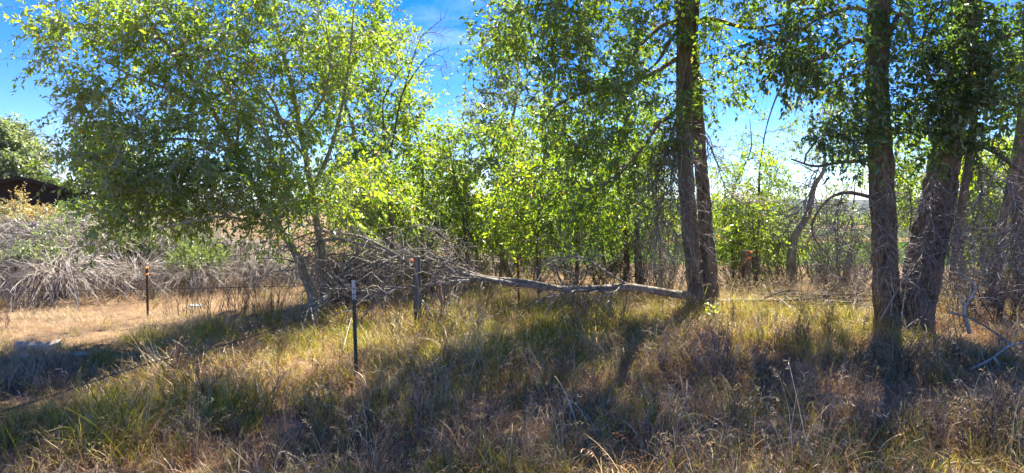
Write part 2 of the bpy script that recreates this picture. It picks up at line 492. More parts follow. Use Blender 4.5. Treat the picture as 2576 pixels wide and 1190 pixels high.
M['shed_wall'] = plain_mat('shed_boards', (0.014, 0.012, 0.011), (0.030, 0.026, 0.024), rough=0.9, scale=6, stretch=(4, 4, 0.3))
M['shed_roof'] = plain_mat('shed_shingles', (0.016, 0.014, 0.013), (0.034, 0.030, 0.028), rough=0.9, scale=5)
M['white_board'] = plain_mat('white_board', (0.22, 0.25, 0.29), (0.30, 0.33, 0.37), rough=0.5, scale=9)

def ground_mat():
    m, n, l, out = newmat('dry_soil')
    tc = n.new('ShaderNodeTexCoord')
    n1 = n.new('ShaderNodeTexNoise'); n1.inputs['Scale'].default_value = 1.1; n1.inputs['Detail'].default_value = 8; n1.inputs['Roughness'].default_value = 0.7
    n2 = n.new('ShaderNodeTexNoise'); n2.inputs['Scale'].default_value = 22; n2.inputs['Detail'].default_value = 8; n2.inputs['Roughness'].default_value = 0.75
    l.new(tc.outputs['Object'], n1.inputs['Vector']); l.new(tc.outputs['Object'], n2.inputs['Vector'])
    r1 = ramp(n, [(0.3, (0.09, 0.050, 0.026)), (0.5, (0.19, 0.11, 0.055)), (0.7, (0.34, 0.215, 0.105))])
    r2 = ramp(n, [(0.25, (0.35, 0.35, 0.35)), (0.5, (0.9, 0.9, 0.9)), (0.75, (1.4, 1.35, 1.3))])
    l.new(n1.outputs['Fac'], r1.inputs[0]); l.new(n2.outputs['Fac'], r2.inputs[0])
    mg = n.new('ShaderNodeMixRGB'); mg.blend_type = 'MULTIPLY'; mg.inputs['Fac'].default_value = 1
    l.new(r1.outputs[0], mg.inputs['Color1']); l.new(r2.outputs[0], mg.inputs['Color2'])
    bp = n.new('ShaderNodeBump'); bp.inputs['Strength'].default_value = 0.8; bp.inputs['Distance'].default_value = 0.05
    l.new(n2.outputs['Fac'], bp.inputs['Height'])
    b = n.new('ShaderNodeBsdfPrincipled'); b.inputs['Roughness'].default_value = 0.95
    l.new(mg.outputs[0], b.inputs['Base Color']); l.new(bp.outputs[0], b.inputs['Normal'])
    l.new(b.outputs[0], out.inputs['Surface'])
    return m
M['soil'] = ground_mat()
M['field_green'] = plain_mat('field_green', (0.05, 0.105, 0.012), (0.085, 0.15, 0.02), rough=0.9, scale=0.05, spec=0.0, bump=0.0)
M['field_tan'] = plain_mat('field_tan', (0.13, 0.10, 0.04), (0.19, 0.15, 0.065), rough=0.9, scale=0.03, spec=0.0, bump=0.0)
M['field_sage'] = plain_mat('field_sage', (0.05, 0.065, 0.035), (0.09, 0.10, 0.06), rough=0.9, scale=0.02, spec=0.0, bump=0.0)
M['hill'] = plain_mat('hill_scrub', (0.025, 0.035, 0.03), (0.05, 0.055, 0.045), rough=0.95, scale=0.004, spec=0.0, bump=0.0)

# ------------------------------------------------------------------ ground and distance
def axis_steps(a, b, near, grow):
    out = [a]; s = near
    while out[-1] < b:
        out.append(out[-1] + s)
        if out[-1] > 25: s *= grow
    return np.array(out)

ys = axis_steps(-20.0, 9000.0, 0.22, 1.06)
us = np.linspace(-1, 1, 181)
us = np.sign(us) * (0.35 * np.abs(us) + 0.65 * np.abs(us) ** 2.2)
half = np.where(ys < 25, 45.0, 45.0 + (ys - 25) * 1.15)
X = us[None, :] * half[:, None]
Y = np.broadcast_to(ys[:, None], X.shape)
Z = gz(X, Y)
gb = Buf()
ii = np.arange(X.size).reshape(X.shape)
gb.add(np.stack([X, Y, Z], -1), quads=np.stack([ii[:-1, :-1], ii[:-1, 1:], ii[1:, 1:], ii[1:, :-1]], -1).reshape(-1, 4))
tag(gb.obj('ground', M['soil'], smooth=True), kind='structure')

def patch(name, mat, x0, x1, y0, y1, dz, n=24):
    xs = np.linspace(0, 1, n); yy = np.linspace(y0, y1, n)
    X = x0 * yy[:, None] + (x1 - x0) * yy[:, None] * xs[None, :]
    Y = np.broadcast_to(yy[:, None], X.shape) + 0.05 * X
    Z = gz(X, Y) + dz
    b = Buf(); ii = np.arange(X.size).reshape(X.shape)
    b.add(np.stack([X, Y, Z], -1), quads=np.stack([ii[:-1, :-1], ii[:-1, 1:], ii[1:, 1:], ii[1:, :-1]], -1).reshape(-1, 4))
    return tag(b.obj(name, mat), kind='structure')

patch('green_field', M['field_green'], -0.2, 1.1, 58, 205, 0.25, 60)
patch('tan_field', M['field_tan'], -0.2, 1.1, 207, 245, 0.25, 50)
patch('sage_field', M['field_sage'], -0.2, 1.1, 247, 420, 0.3, 50)
patch('yellow_field', M['field_tan'], -0.2, 1.1, 560, 1500, 0.8, 50)
patch('sage_plain', M['field_sage'], -0.3, 1.1, 1502, 4000, 1.2, 50)

def ridge(name, Y0, depth, ztop, zvar, seed, base=-25):
    n = 260
    xs = np.linspace(-1.1, 1.1, n) * (Y0 + depth)
    b = Buf()
    rows = []
    prof = vnoise(np.stack([xs / (Y0 * 0.16), 0 * xs + seed, 0 * xs], -1)) * 0.7 + vnoise(np.stack([xs / (Y0 * 0.05), 0 * xs + seed, 0 * xs + 4], -1)) * 0.3
    for k in range(14):
        f = k / 13
        hgt = math.sin(f * math.pi) ** 0.9
        nz = vnoise(np.stack([xs / (Y0 * 0.03), 0 * xs + f * 9, 0 * xs + seed], -1)) - 0.5
        rows.append(np.stack([xs, np.full(n, Y0 + depth * f), base + hgt * (ztop + zvar * (prof - 0.5) * 2 - base) + nz * zvar * 0.3 * hgt], -1))
    V = np.array(rows); ii = np.arange(V.shape[0] * n).reshape(V.shape[0], n)
    b.add(V, quads=np.stack([ii[:-1, :-1], ii[:-1, 1:], ii[1:, 1:], ii[1:, :-1]], -1).reshape(-1, 4))
    return tag(b.obj(name, M['hill'], smooth=True), kind='structure')
ridge('near_hills', 4200, 1200, 22, 22, 2.2)
ridge('far_mountains', 7600, 1200, 115, 40, 6.1)

# ------------------------------------------------------------------ trees
def tree(name, label, cat, trunks, limbs=(), blobs=(), leaf=None, bark='bark_furrowed', twig='twig_live', group=None,
         leaf_size=0.065, shape=4, twigs_per=7, leaves_per=11, twig_len=0.36, furrow=0.018, flare=0.08, segs=36, step=0.05,
         bare=(), droop=0.35, seed=1, tint=(0.0, 1.0), node_top=None, r_tip=0.0035, dead_part=None, base_pt=None, limb_bark=None, freq=9.0, up_pen=0.6, clump=0.5):
    """trunks / limbs: lists of (list of (px, py, depth), r0, r1). blobs: (px, py, depth, rx px, ry px, r depth, count)."""
    global rng
    rng = np.random.default_rng(seed)
    b0 = at(*trunks[0][0][0])
    base = np.array([b0[0], b0[1], float(gz(b0[0], b0[1]))])
    root = empty(name, base, label, cat, group)
    npos, ntan, nrad = [], [], []
    for k, (pp, r0, r1) in enumerate(trunks):
        P = np.array([at(*p) for p in pp])
        if k == 0 or pp[0][1] > 700:
            P[0, 2] = float(gz(P[0, 0], P[0, 1])) - 0.06
        rr = np.array(r0) if isinstance(r0, (list, tuple)) else r0 + (r1 - r0) * np.linspace(0, 1, len(P)) ** 0.9
        tb = Buf()
        C, R = trunk_tube(tb, P, rr, segs=segs, step=step, furrow=furrow, flare=flare if (k == 0 or pp[0][1] > 700) else 0, seed=seed * 1.37 + k * 3.1, freq=freq)
        tb.obj('trunk', M[bark], root, base, smooth=True)
        sk = max(1, len(C) // 90)
        npos.append(C[::sk]); nrad.append(R[::sk]); ntan.append(nrm(np.gradient(C, axis=0))[::sk])
    for k, (pp, r0, r1) in enumerate(limbs):
        P = np.array([at(*p) for p in pp])
        rr = np.linspace(r0, r1, len(P))
        tb = Buf()
        C, R = trunk_tube(tb, P, rr, segs=10, step=0.06, furrow=0.006, seed=seed + k * 1.9, lump=0.12)
        tb.obj('limb', M[limb_bark or bark], root, base, smooth=True)
        sk = max(1, len(C) // 40)
        npos.append(C[::sk]); nrad.append(R[::sk]); ntan.append(nrm(np.gradient(C, axis=0))[::sk])
    N = np.concatenate(npos); T = np.concatenate(ntan); RD = np.concatenate(nrad)
    n_fixed = len(N)
    ok = np.ones(len(N), bool)
    for pp, r0, r1 in trunks:
        pass
    low = N[:, 2] > base[2] + 0.8
    # targets
    tg = []
    for (px, py, Y, rx, ry, rY, cnt) in blobs:
        c = at(px, py, Y)
        sx = rx * Y / FOC; sz = ry * Y / FOC
        d = rand_dirs(cnt) * (rng.random((cnt, 1)) ** 0.38)
        q = c + d * np.array([sx, rY, sz])
        m = max(1, int(cnt / 4.5))          # gather most of the sprays into clumps, leaving gaps between
        cl = c + rand_dirs(m) * (rng.random((m, 1)) ** 0.38) * np.array([sx, rY, sz])
        own = rng.integers(0, m, cnt)
        qq = cl[own] + rng.normal(size=(cnt, 3)) * np.array([1, 1, 0.7]) * min(0.30, 0.35 * max(sx, sz, rY))
        tg.append(np.where(rng.random((cnt, 1)) < clump, qq, q))
    K = 7
    if tg:
        tg = np.concatenate(tg)
        g = gz(tg[:, 0], tg[:, 1])
        tg[:, 2] = np.maximum(tg[:, 2], g + 0.5)
        d0 = np.array([np.min(np.linalg.norm(N - t, axis=1)) for t in tg])
        order = np.argsort(d0)
        tg = tg[order]
        nb = len(tg)
        cap = n_fixed + nb * (K - 1)
        AN = np.zeros((cap, 3)); AT = np.zeros((cap, 3)); AR = np.zeros(cap)
        AN[:n_fixed] = N; AT[:n_fixed] = T; AR[:n_fixed] = RD
        okn = np.zeros(cap, bool); okn[:n_fixed] = low
        cnt = n_fixed
        BP = np.zeros((nb, K, 3)); par = np.zeros(nb, int); w = np.ones((cap,))
        for i in range(nb):
            t = tg[i]
            dv = t - AN[:cnt]
            dist = np.linalg.norm(dv, axis=1)
            cost = dist + up_pen * np.maximum(0, AN[:cnt, 2] - t[2]) + np.where(okn[:cnt], 0, 50)
            # steer branches off the trunk at an angle instead of back down along it
            cosang = np.sum(dv * AT[:cnt], axis=1) / np.maximum(dist, 1e-6)
            cost = cost * (1.25 - 0.35 * cosang)
            j = int(np.argmin(cost))
            p0 = AN[j]; L = dist[j]
            dd = dv[j] / max(L, 1e-6)
            d1 = nrm(dd * 0.75 + AT[j] * 0.55 + np.array([0, 0, 0.15]))
            d2 = nrm(dd + rng.normal(size=3) * 0.25 + np.array([0, 0, -0.25]))
            P = bez(p0, p0 + d1 * L * 0.38, t - d2 * L * 0.3, t, K)
            wob = rng.normal(size=(K, 3)) * 0.035 * L
            wob[0] = 0
            P = P + wob
            BP[i] = P; par[i] = j
            AN[cnt:cnt + K - 1] = P[1:]; AT[cnt:cnt + K - 1] = nrm(np.gradient(P, axis=0))[1:]
            okn[cnt:cnt + K - 1] = True
            cnt += K - 1
        # pipe model
        for i in range(nb - 1, -1, -1):
            s = n_fixed + i * (K - 1)
            acc = 0
            for k in range(K - 2, -1, -1):
                acc += w[s + k] if k == K - 2 else (w[s + k] - 1)
                w[s + k] = acc
            w[par[i]] += acc
        BR = np.zeros((nb, K))
        for i in range(nb):
            s = n_fixed + i * (K - 1)
            ww = w[s:s + K - 1]
            r = r_tip * np.maximum(ww, 1) ** 0.42 + r_tip * np.linspace(1.2, 0, K - 1)
            BR[i, 1:] = r
            BR[i, 0] = r[0] * 1.15
            pr = AR[par[i]] if AR[par[i]] > 0 else 1
            BR[i] = np.minimum(BR[i], max(pr * 0.75, r_tip))
            AR[s:s + K - 1] = BR[i, 1:]
        bb = Buf()
        tubes(bb, BP, BR, S=5, tint=np.clip(rng.normal(0.5, 0.2, nb), 0, 1))
        bb.obj('branches', M[twig], root, base, smooth=True, kind='stuff')
        # leafy twigs
        nt = nb * twigs_per
        bi = np.repeat(np.arange(nb), twigs_per)
        u = 0.30 + 0.70 * rng.random(nt)
        u[::twigs_per] = 1.0
        f = u * (K - 1); k0 = np.minimum(f.astype(int), K - 2); fr = (f - k0)[:, None]
        p0 = BP[bi, k0] * (1 - fr) + BP[bi, k0 + 1] * fr
        tan = nrm(BP[bi, k0 + 1] - BP[bi, k0])
        dr = nrm(tan * 0.7 + rand_dirs(nt) * 0.9 + np.array([0, 0, 0.1]))
        L = twig_len * (0.5 + rng.random(nt))[:, None]
        p3 = p0 + dr * L + np.array([0, 0, -1]) * L * droop * rng.random((nt, 1))
        TP = bez(p0, p0 + dr * L * 0.35, p0 + dr * L * 0.75, p3, 4)
        tw = Buf()
        tubes(tw, TP, np.broadcast_to(np.array([0.0028, 0.0024, 0.0018, 0.001]) * (r_tip / 0.0035), (nt, 4)), S=3)
        tw.obj('twigs', M[twig], root, base, kind='stuff')
        if leaf:
            m = leaves_per
            ti = np.repeat(np.arange(nt), m)
            uu = np.tile(np.linspace(0.12, 1.0, m), nt) + rng.normal(0, 0.03, nt * m)
            uu = np.clip(uu, 0, 1)
            ff = uu * 3; kk = np.minimum(ff.astype(int), 2); fr = (ff - kk)[:, None]
            lp = TP[ti, kk] * (1 - fr) + TP[ti, kk + 1] * fr
            tn = nrm(TP[ti, kk + 1] - TP[ti, kk])
            side = nrm(np.cross(tn, rand_dirs(nt * m)))
            ax = nrm(tn * 0.55 + side * 0.8 + np.array([0, 0, -0.45]) + rng.normal(size=(nt * m, 3)) * 0.2)
            no = nrm(rng.normal(size=(nt * m, 3)) * 0.8 + np.array([0.25, 0.55, 0.30]))
            sz = leaf_size * np.clip(rng.normal(1, 0.32, nt * m), 0.4, 1.8)
            pet = side * 0.35 * sz[:, None]
            clump = rng.random(nb) * 0.5
            tn_ = np.clip(tint[0] + (tint[1] - tint[0]) * (clump[bi[ti]] + rng.random(nt * m) * 0.5), 0, 1)
            tn_ = np.where(rng.random(nt * m) < 0.012, 0.97 + 0.03 * rng.random(nt * m), tn_ * 0.95)
            lb = Buf()
            leaves(lb, lp + pet * 0.3, ax, no, sz, tn_, shape)
            lb.obj('crown', M[leaf], root, base, kind='stuff')
    for (pname, fn, mat) in bare:
        pb = Buf(); fn(pb, base)
        pb.obj(pname, M[mat], root, base, kind='stuff')
    return root

def spray(buf, P, n, L, spread=0.8, droop=0.3, K=5, r=0.005, S=3, lo=0.2, up=0.1, wob=0.08, sub=0, tint=(0, 1), fwd=0.7):
    """n bare side twigs off the centre line P, with sub twigs off them"""
    P = np.asarray(P, float)
    u = (lo + (1 - lo) * rng.random(n)) * (len(P) - 1)
    k = np.minimum(u.astype(int), len(P) - 2); f = (u - k)[:, None]
    p0 = P[k] * (1 - f) + P[k + 1] * f
    tan = nrm(P[k + 1] - P[k])
    d = nrm(tan * fwd + rand_dirs(n) * spread + np.array([0, 0, up]))
    ln = (L * (0.35 + 0.9 * rng.random(n)))[:, None]
    p3 = p0 + d * ln + np.array([0, 0, -1.0]) * ln * droop * rng.random((n, 1))
    Q = bez(p0, p0 + d * ln * 0.35, p0 + d * ln * 0.8, p3, K)
    w = rng.normal(size=(n, K, 3)) * wob * ln[:, :, None] * np.linspace(0, 1, K)[None, :, None]
    Q = Q + w
    R = r * np.linspace(1, 0.3, K)[None, :] * (0.6 + 0.7 * rng.random((n, 1)))
    tubes(buf, Q, R, S=S, tint=tint[0] + (tint[1] - tint[0]) * rng.random(n))
    if sub:
        for i in range(n):
            spray(buf, Q[i], sub, L * 0.45, spread, droop, 4, r * 0.55, 3, 0.25, up, wob, 0, tint, fwd)
    return Q

G_COT = 'cottonwood trees along the old fence line'
# --- leaning young cottonwood on the left, two pale stems
tree('cottonwood_tree', 'broad lime green cottonwood leaning left on two pale slender stems beside the brush heaps', 'tree',
     trunks=[([(800, 806, 11.3), (785, 740, 11.3), (765, 690, 11.2), (745, 640, 11.1), (705, 575, 11.0), (640, 470, 10.8), (590, 380, 10.5), (530, 270, 10.2), (455, 160, 10.0), (380, 60, 9.8), (320, -60, 9.7)], 0.085, 0.02),
             ([(812, 806, 11.4), (817, 740, 11.5), (812, 650, 11.5), (797, 560, 11.5), (785, 480, 11.4), (770, 400, 11.4), (755, 330, 11.3), (735, 220, 11.2), (700, 80, 11.2), (680, -80, 11.2), (670, -260, 11.2)], 0.08, 0.022)],
     limbs=[([(590, 380, 10.5), (520, 360, 9.9), (440, 350, 9.5), (350, 375, 9.2), (250, 390, 9.0)], 0.03, 0.008),
            ([(640, 470, 10.8), (560, 440, 10.2), (470, 470, 9.6), (400, 520, 9.3)], 0.028, 0.008),
            ([(530, 270, 10.2), (440, 230, 9.8), (330, 190, 9.5), (230, 130, 9.3)], 0.028, 0.007),
            ([(745, 330, 11.3), (660, 260, 10.8), (600, 220, 10.4), (520, 110, 10.2)], 0.03, 0.008),
            ([(705, 575, 11.0), (640, 560, 10.2), (560, 545, 9.6), (470, 560, 9.2), (390, 575, 9.0)], 0.024, 0.007),
            ([(590, 380, 10.5), (600, 320, 9.9), (580, 240, 9.5), (520, 160, 9.3), (450, 90, 9.2)], 0.024, 0.007),
            ([(640, 470, 10.8), (680, 400, 10.2), (660, 320, 9.8), (600, 250, 9.6), (560, 190, 9.5)], 0.022, 0.007),
            ([(770, 400, 11.4), (720, 330, 10.6), (690, 260, 10.2), (640, 170, 10.0), (610, 60, 9.9)], 0.026, 0.007),
            ([(755, 330, 11.3), (810, 250, 10.7), (830, 160, 10.5), (820, 60, 10.4)], 0.024, 0.007),
            ([(530, 270, 10.2), (450, 300, 9.4), (370, 300, 9.0), (290, 270, 8.9)], 0.020, 0.006),
            ([(785, 480, 11.4), (830, 380, 11.2), (860, 270, 11.1), (880, 140, 11.0), (890, 20, 11.0)], 0.04, 0.01)],
     blobs=[(330, 60, 9.6, 200, 80, 0.7, 36), (240, 250, 9.2, 70, 60, 0.5, 6), (430, 190, 9.7, 210, 120, 0.7, 42), (310, 390, 9.2, 110, 60, 0.6, 17),
            (480, 400, 9.6, 220, 130, 0.7, 54), (430, 520, 9.5, 150, 70, 0.6, 32), (620, 200, 10.3, 230, 190, 0.9, 62), (620, 480, 10.2, 230, 110, 0.7, 54), (720, 330, 10.8, 130, 160, 0.7, 30),
            (800, 330, 11.2, 170, 240, 0.9, 64), (860, 80, 11.4, 130, 130, 0.8, 36), (540, 30, 10.2, 270, 110, 0.7, 44), (600, -150, 10.5, 220, 100, 0.8, 14),
            (700, 540, 10.2, 100, 40, 0.7, 9), (840, -200, 11.4, 160, 180, 1.2, 20), (900, -480, 10.4, 240, 180, 1.4, 26), (135, 60, 9.2, 60, 30, 0.3, 8), (175, 130, 9.1, 50, 20, 0.3, 5), (210, 235, 9.1, 50, 25, 0.3, 6), (230, 300, 9.1, 60, 20, 0.3, 5), (190, 395, 9.0, 45, 20, 0.3, 4), (290, 560, 9.0, 60, 22, 0.3, 7), (330, 470, 9.0, 70, 40, 0.4, 10), (900, 480, 12.2, 90, 90, 0.8, 30), (880, 570, 12.4, 90, 30, 0.6, 8), (1020, -280, 11.2, 180, 150, 1.4, 44), (1180, -330, 10.4, 150, 140, 1.3, 40), (1000, -560, 10.5, 260, 140, 1.5, 46), (860, -420, 9.2, 240, 160, 1.2, 50), (1080, -210, 9.4, 170, 80, 0.8, 26), (900, -230, 9.2, 140, 80, 0.7, 14)],  # last blobs are unseen overhead canopy, added to shade the left foreground
     leaf='leaf_lime', bark='bark_pale', twig='twig_pale', leaf_size=0.068, twigs_per=7, leaves_per=14, twig_len=0.46, clump=0.5, r_tip=0.0046, furrow=0.004, flare=0.05, segs=20, seed=21)

# --- the big double trunk in the middle right
def hang_twigs(specs):
    def fn(buf, base):
        for (pts, n, L, dr) in specs:
            P = catmull(np.array([at(*p) for p in pts]), 14)
            tubes(buf, P[None], np.linspace(0.010, 0.004, 14)[None], S=4)
            spray(buf, P, int(n * 2.4), L, spread=0.75, droop=dr, K=6, r=0.0080, lo=0.02, wob=0.09, sub=4)
    return fn

T5Y = 11.9
tree('cottonwood_tree', 'tall cottonwood with twin furrowed trunks rising straight from the grass right of the fallen log', 'tree',
     trunks=[([(1752, 784, T5Y), (1748, 700, T5Y), (1738, 600, T5Y), (1728, 480, T5Y), (1722, 350, T5Y), (1722, 220, T5Y), (1722, 100, T5Y), (1715, 0, T5Y), (1705, -120, T5Y), (1690, -300, T5Y), (1670, -520, T5Y), (1660, -800, T5Y)], [.145, .14, .135, .135, .138, .14, .138, .135, .13, .11, .08, .05], 0.07),
             ([(1788, 782, T5Y + .12), (1785, 700, T5Y + .12), (1777, 600, T5Y + .12), (1768, 480, T5Y + .12), (1758, 350, T5Y + .15), (1750, 220, T5Y + .18), (1742, 100, T5Y + .2), (1748, 0, T5Y + .3), (1770, -160, T5Y + .5), (1800, -400, T5Y + .8), (1830, -700, T5Y + 1)], [.14, .135, .125, .115, .11, .105, .10, .10, .09, .07, .05], 0.06)],
     limbs=[([(1712, 55, T5Y), (1670, 62, T5Y - .2), (1635, 90, T5Y - .4), (1600, 130, T5Y - .6), (1560, 210, T5Y - .8)], 0.06, 0.015),
            ([(1712, 75, T5Y), (1690, 95, T5Y - .4), (1665, 140, T5Y - .6), (1645, 165, T5Y - .7), (1600, 200, T5Y - .8)], 0.045, 0.012),
            ([(1715, 145, T5Y), (1690, 155, T5Y - .2), (1640, 185, T5Y - .5), (1560, 215, T5Y - .9), (1473, 232, T5Y - 1.2), (1403, 265, T5Y - 1.4), (1363, 315, T5Y - 1.5)], 0.05, 0.012),
            ([(1720, -60, T5Y), (1620, -40, T5Y - .6), (1513, 0, T5Y - 1.0), (1483, 40, T5Y - 1.1), (1388, 10, T5Y - 1.4), (1290, 30, T5Y - 1.6)], 0.07, 0.012),
            ([(1725, 250, T5Y), (1690, 290, T5Y - .5), (1658, 310, T5Y - .8), (1618, 370, T5Y - 1.0), (1553, 445, T5Y - 1.2)], 0.05, 0.015),
            ([(1745, 60, T5Y + .2), (1790, 48, T5Y), (1880, 70, T5Y - .3), (1960, 60, T5Y - .6), (2040, 40, T5Y - .8)], 0.05, 0.012),
            ([(1760, -100, T5Y + .4), (1860, -60, T5Y - .2), (1950, -20, T5Y - .6), (2080, 0, T5Y - .9)], 0.05, 0.012)],
     blobs=[(1330, 60, 10.4, 130, 110, 0.8, 42), (1480, 120, 10.6, 190, 140, 1.0, 70), (1420, 300, 10.8, 190, 130, 1.0, 65), (1560, 330, 11.0, 140, 150, 0.9, 62),
            (1500, 480, 11.3, 170, 110, 0.9, 60), (1620, 60, 11.2, 110, 100, 0.9, 35), (1650, 330, 11.2, 60, 70, 0.6, 12), (1250, 90, 10.5, 70, 90, 0.5, 14),
            (1820, 60, 11.4, 90, 90, 0.8, 20), (1960, 40, 11.2, 130, 60, 0.8, 24), (1790, 200, 11.6, 60, 90, 0.6, 10), (2000, 130, 11.0, 130, 60, 0.7, 18),
            (1500, -250, 11, 300, 200, 2.0, 90), (1700, -330, 9.6, 330, 160, 1.4, 70), (1400, -560, 10.5, 300, 180, 1.6, 60), (1360, -220, 9.6, 200, 100, 1.2, 50), (1650, -200, 9.4, 200, 90, 1.0, 28), (1850, -260, 9.8, 220, 140, 1.3, 44), (1620, -520, 9.0, 300, 160, 1.5, 60), (1800, -350, 12, 320, 220, 2.2, 90), (1700, -700, 12, 330, 260, 2.4, 70), (1720, 270, 11.5, 50, 40, 0.4, 6)],  # nearer blobs above the view: unseen canopy added to shade the grass in front
     leaf='leaf_mid', twig='twig_live', leaf_size=0.078, twigs_per=5, leaves_per=12, twig_len=0.40, clump=0.85, r_tip=0.0042, segs=44, step=0.035, furrow=0.034, flare=0.035, seed=33, droop=0.6,
     bare=[('dead_twigs', hang_twigs([([(1735, 300, 11.7), (1700, 360, 11.4), (1690, 480, 11.3), (1700, 620, 11.4)], 34, 0.8, 0.9), ([(1725, 330, 11.9), (1670, 390, 11.6), (1650, 500, 11.5), (1660, 640, 11.6)], 34, 0.8, 0.9),
                                      ([(1730, 380, 11.7), (1715, 420, 11.45), (1725, 520, 11.5), (1750, 660, 11.6)], 22, 0.6, 0.9), ([(1715, 300, 11.6), (1690, 330, 11.3), (1672, 420, 11.2), (1668, 560, 11.2)], 40, 0.9, 1.2), ([(1770, 330, 12.0), (1800, 400, 11.7), (1830, 480, 11.7), (1880, 520, 11.7)], 22, 0.6, 0.6)]), 'twig_grey')])

# --- the right hand pair
T6Y = 10.6
tree('cottonwood_tree', 'heavy dark cottonwood at the right with two thick trunks splitting at the grass', 'tree',
     trunks=[([(2235, 815, T6Y), (2228, 700, T6Y), (2224, 600, T6Y), (2218, 450, T6Y + .05), (2210, 300, T6Y + .1), (2206, 150, T6Y + .1), (2212, 0, T6Y + .1), (2215, -160, T6Y + .2), (2190, -400, T6Y + .3), (2150, -750, T6Y + .6)], [.18, .18, .18, .175, .172, .17, .165, .15, .12, .08], 0.08),
             ([(2305, 830, T6Y - .1), (2315, 720, T6Y - .1), (2338, 600, T6Y - .1), (2362, 480, T6Y - .05), (2385, 360, T6Y), (2408, 240, T6Y), (2425, 120, T6Y), (2440, 0, T6Y), (2470, -200, T6Y), (2520, -450, T6Y), (2560, -750, T6Y)], [.225, .245, .265, .24, .20, .185, .18, .165, .15, .12, .08], 0.10)],
     limbs=[([(2210, 400, T6Y), (2150, 405, T6Y - .2), (2110, 408, T6Y - .4), (2050, 418, T6Y - .6), (1990, 400, T6Y - .7)], 0.04, 0.012),
            ([(2205, 500, T6Y), (2160, 488, T6Y - .2), (2125, 485, T6Y - .3), (2085, 500, T6Y - .4), (2050, 545, T6Y - .5), (2045, 590, T6Y - .5), (2080, 640, T6Y - .6)], 0.035, 0.010),
            ([(2405, 370, T6Y), (2450, 362, T6Y - .3), (2500, 380, T6Y - .6), (2560, 425, T6Y - .8), (2640, 470, T6Y - 1)], 0.055, 0.02),
            ([(2212, 110, T6Y), (2245, 70, T6Y - .2), (2262, 35, T6Y - .3), (2285, 55, T6Y - .4), (2300, 90, T6Y - .5), (2350, 110, T6Y - .6)], 0.05, 0.02),
            ([(2420, 180, T6Y), (2480, 115, T6Y - .3), (2540, 90, T6Y - .5), (2620, 70, T6Y - .6)], 0.06, 0.03),
            ([(2205, 120, T6Y), (2150, 100, T6Y - .4), (2080, 140, T6Y - .8), (2010, 170, T6Y - 1.0), (1960, 230, T6Y - 1.1), (1930, 310, T6Y - 1.2)], 0.04, 0.008),
            ([(2210, 40, T6Y), (2150, 20, T6Y - .4), (2070, 40, T6Y - .8), (1980, 100, T6Y - 1.0), (1900, 130, T6Y - 1.1)], 0.04, 0.010),
            ([(2205, 190, T6Y), (2140, 190, T6Y - .3), (2070, 215, T6Y - .6), (2000, 220, T6Y - .8)], 0.03, 0.008),
            ([(2400, 270, T6Y), (2340, 200, T6Y - .4), (2320, 130, T6Y - .5), (2330, 60, T6Y - .5)], 0.05, 0.02)],
     blobs=[(2080, 50, 9.9, 160, 70, 0.8, 28), (1980, 150, 9.6, 110, 60, 0.6, 18), (2120, 180, 9.9, 90, 70, 0.7, 22), (2220, 260, 10.1, 90, 90, 0.6, 20), (2120, 340, 10.0, 90, 50, 0.6, 20),
            (2300, 60, 10.0, 150, 90, 0.8, 30), (2340, 200, 10.0, 120, 80, 0.7, 24), (2440, 150, 9.9, 110, 110, 0.8, 28), (2400, 270, 9.9, 110, 50, 0.5, 17), (2530, 230, 9.6, 80, 110, 0.7, 20),
            (2500, 40, 9.9, 120, 90, 0.9, 26), (2300, 340, 10.6, 50, 70, 0.6, 10), (2540, 350, 9.8, 70, 50, 0.5, 12), (2230, -250, 10.5, 400, 220, 2.4, 110), (2560, -250, 10.5, 320, 240, 2.4, 90), (2350, -650, 11, 420, 260, 2.6, 90), (2050, -240, 9.4, 240, 150, 1.4, 44), (2300, -330, 8.8, 280, 160, 1.4, 26), (2600, -350, 8.8, 260, 180, 1.4, 60), (2050, -560, 9.4, 280, 180, 1.5, 60)],  # last blobs reach forward out of view, added to cast shade on the right foreground
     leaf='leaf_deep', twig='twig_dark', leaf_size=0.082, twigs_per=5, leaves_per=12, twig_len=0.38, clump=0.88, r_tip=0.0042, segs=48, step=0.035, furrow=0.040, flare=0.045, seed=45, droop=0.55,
     bare=[('dead_twigs', hang_twigs([([(2120, 486, 10.3), (2100, 560, 10.1), (2110, 640, 10.0)], 20, 0.7, 0.7), ([(2190, 500, 10.3), (2230, 600, 10.2), (2250, 700, 10.2)], 16, 0.6, 0.6),
                                      ([(2450, 370, 10.2), (2470, 480, 10.0), (2440, 600, 9.9)], 26, 0.8, 0.8), ([(2520, 400, 9.9), (2560, 520, 9.8), (2540, 640, 9.7)], 26, 0.9, 0.8),
                                      ([(2390, 480, 10.3), (2400, 560, 10.2), (2380, 660, 10.2)], 20, 0.6, 0.7), ([(2350, 420, 10.15), (2335, 540, 10.1), (2320, 640, 10.1), (2300, 760, 10.1)], 40, 0.55, 0.5), ([(2225, 430, 10.3), (2235, 560, 10.3), (2240, 700, 10.3)], 24, 0.5, 0.6), ([(2060, 420, 10.0), (2030, 500, 9.9), (1990, 560, 9.9)], 16, 0.6, 0.7)]), 'twig_grey')])

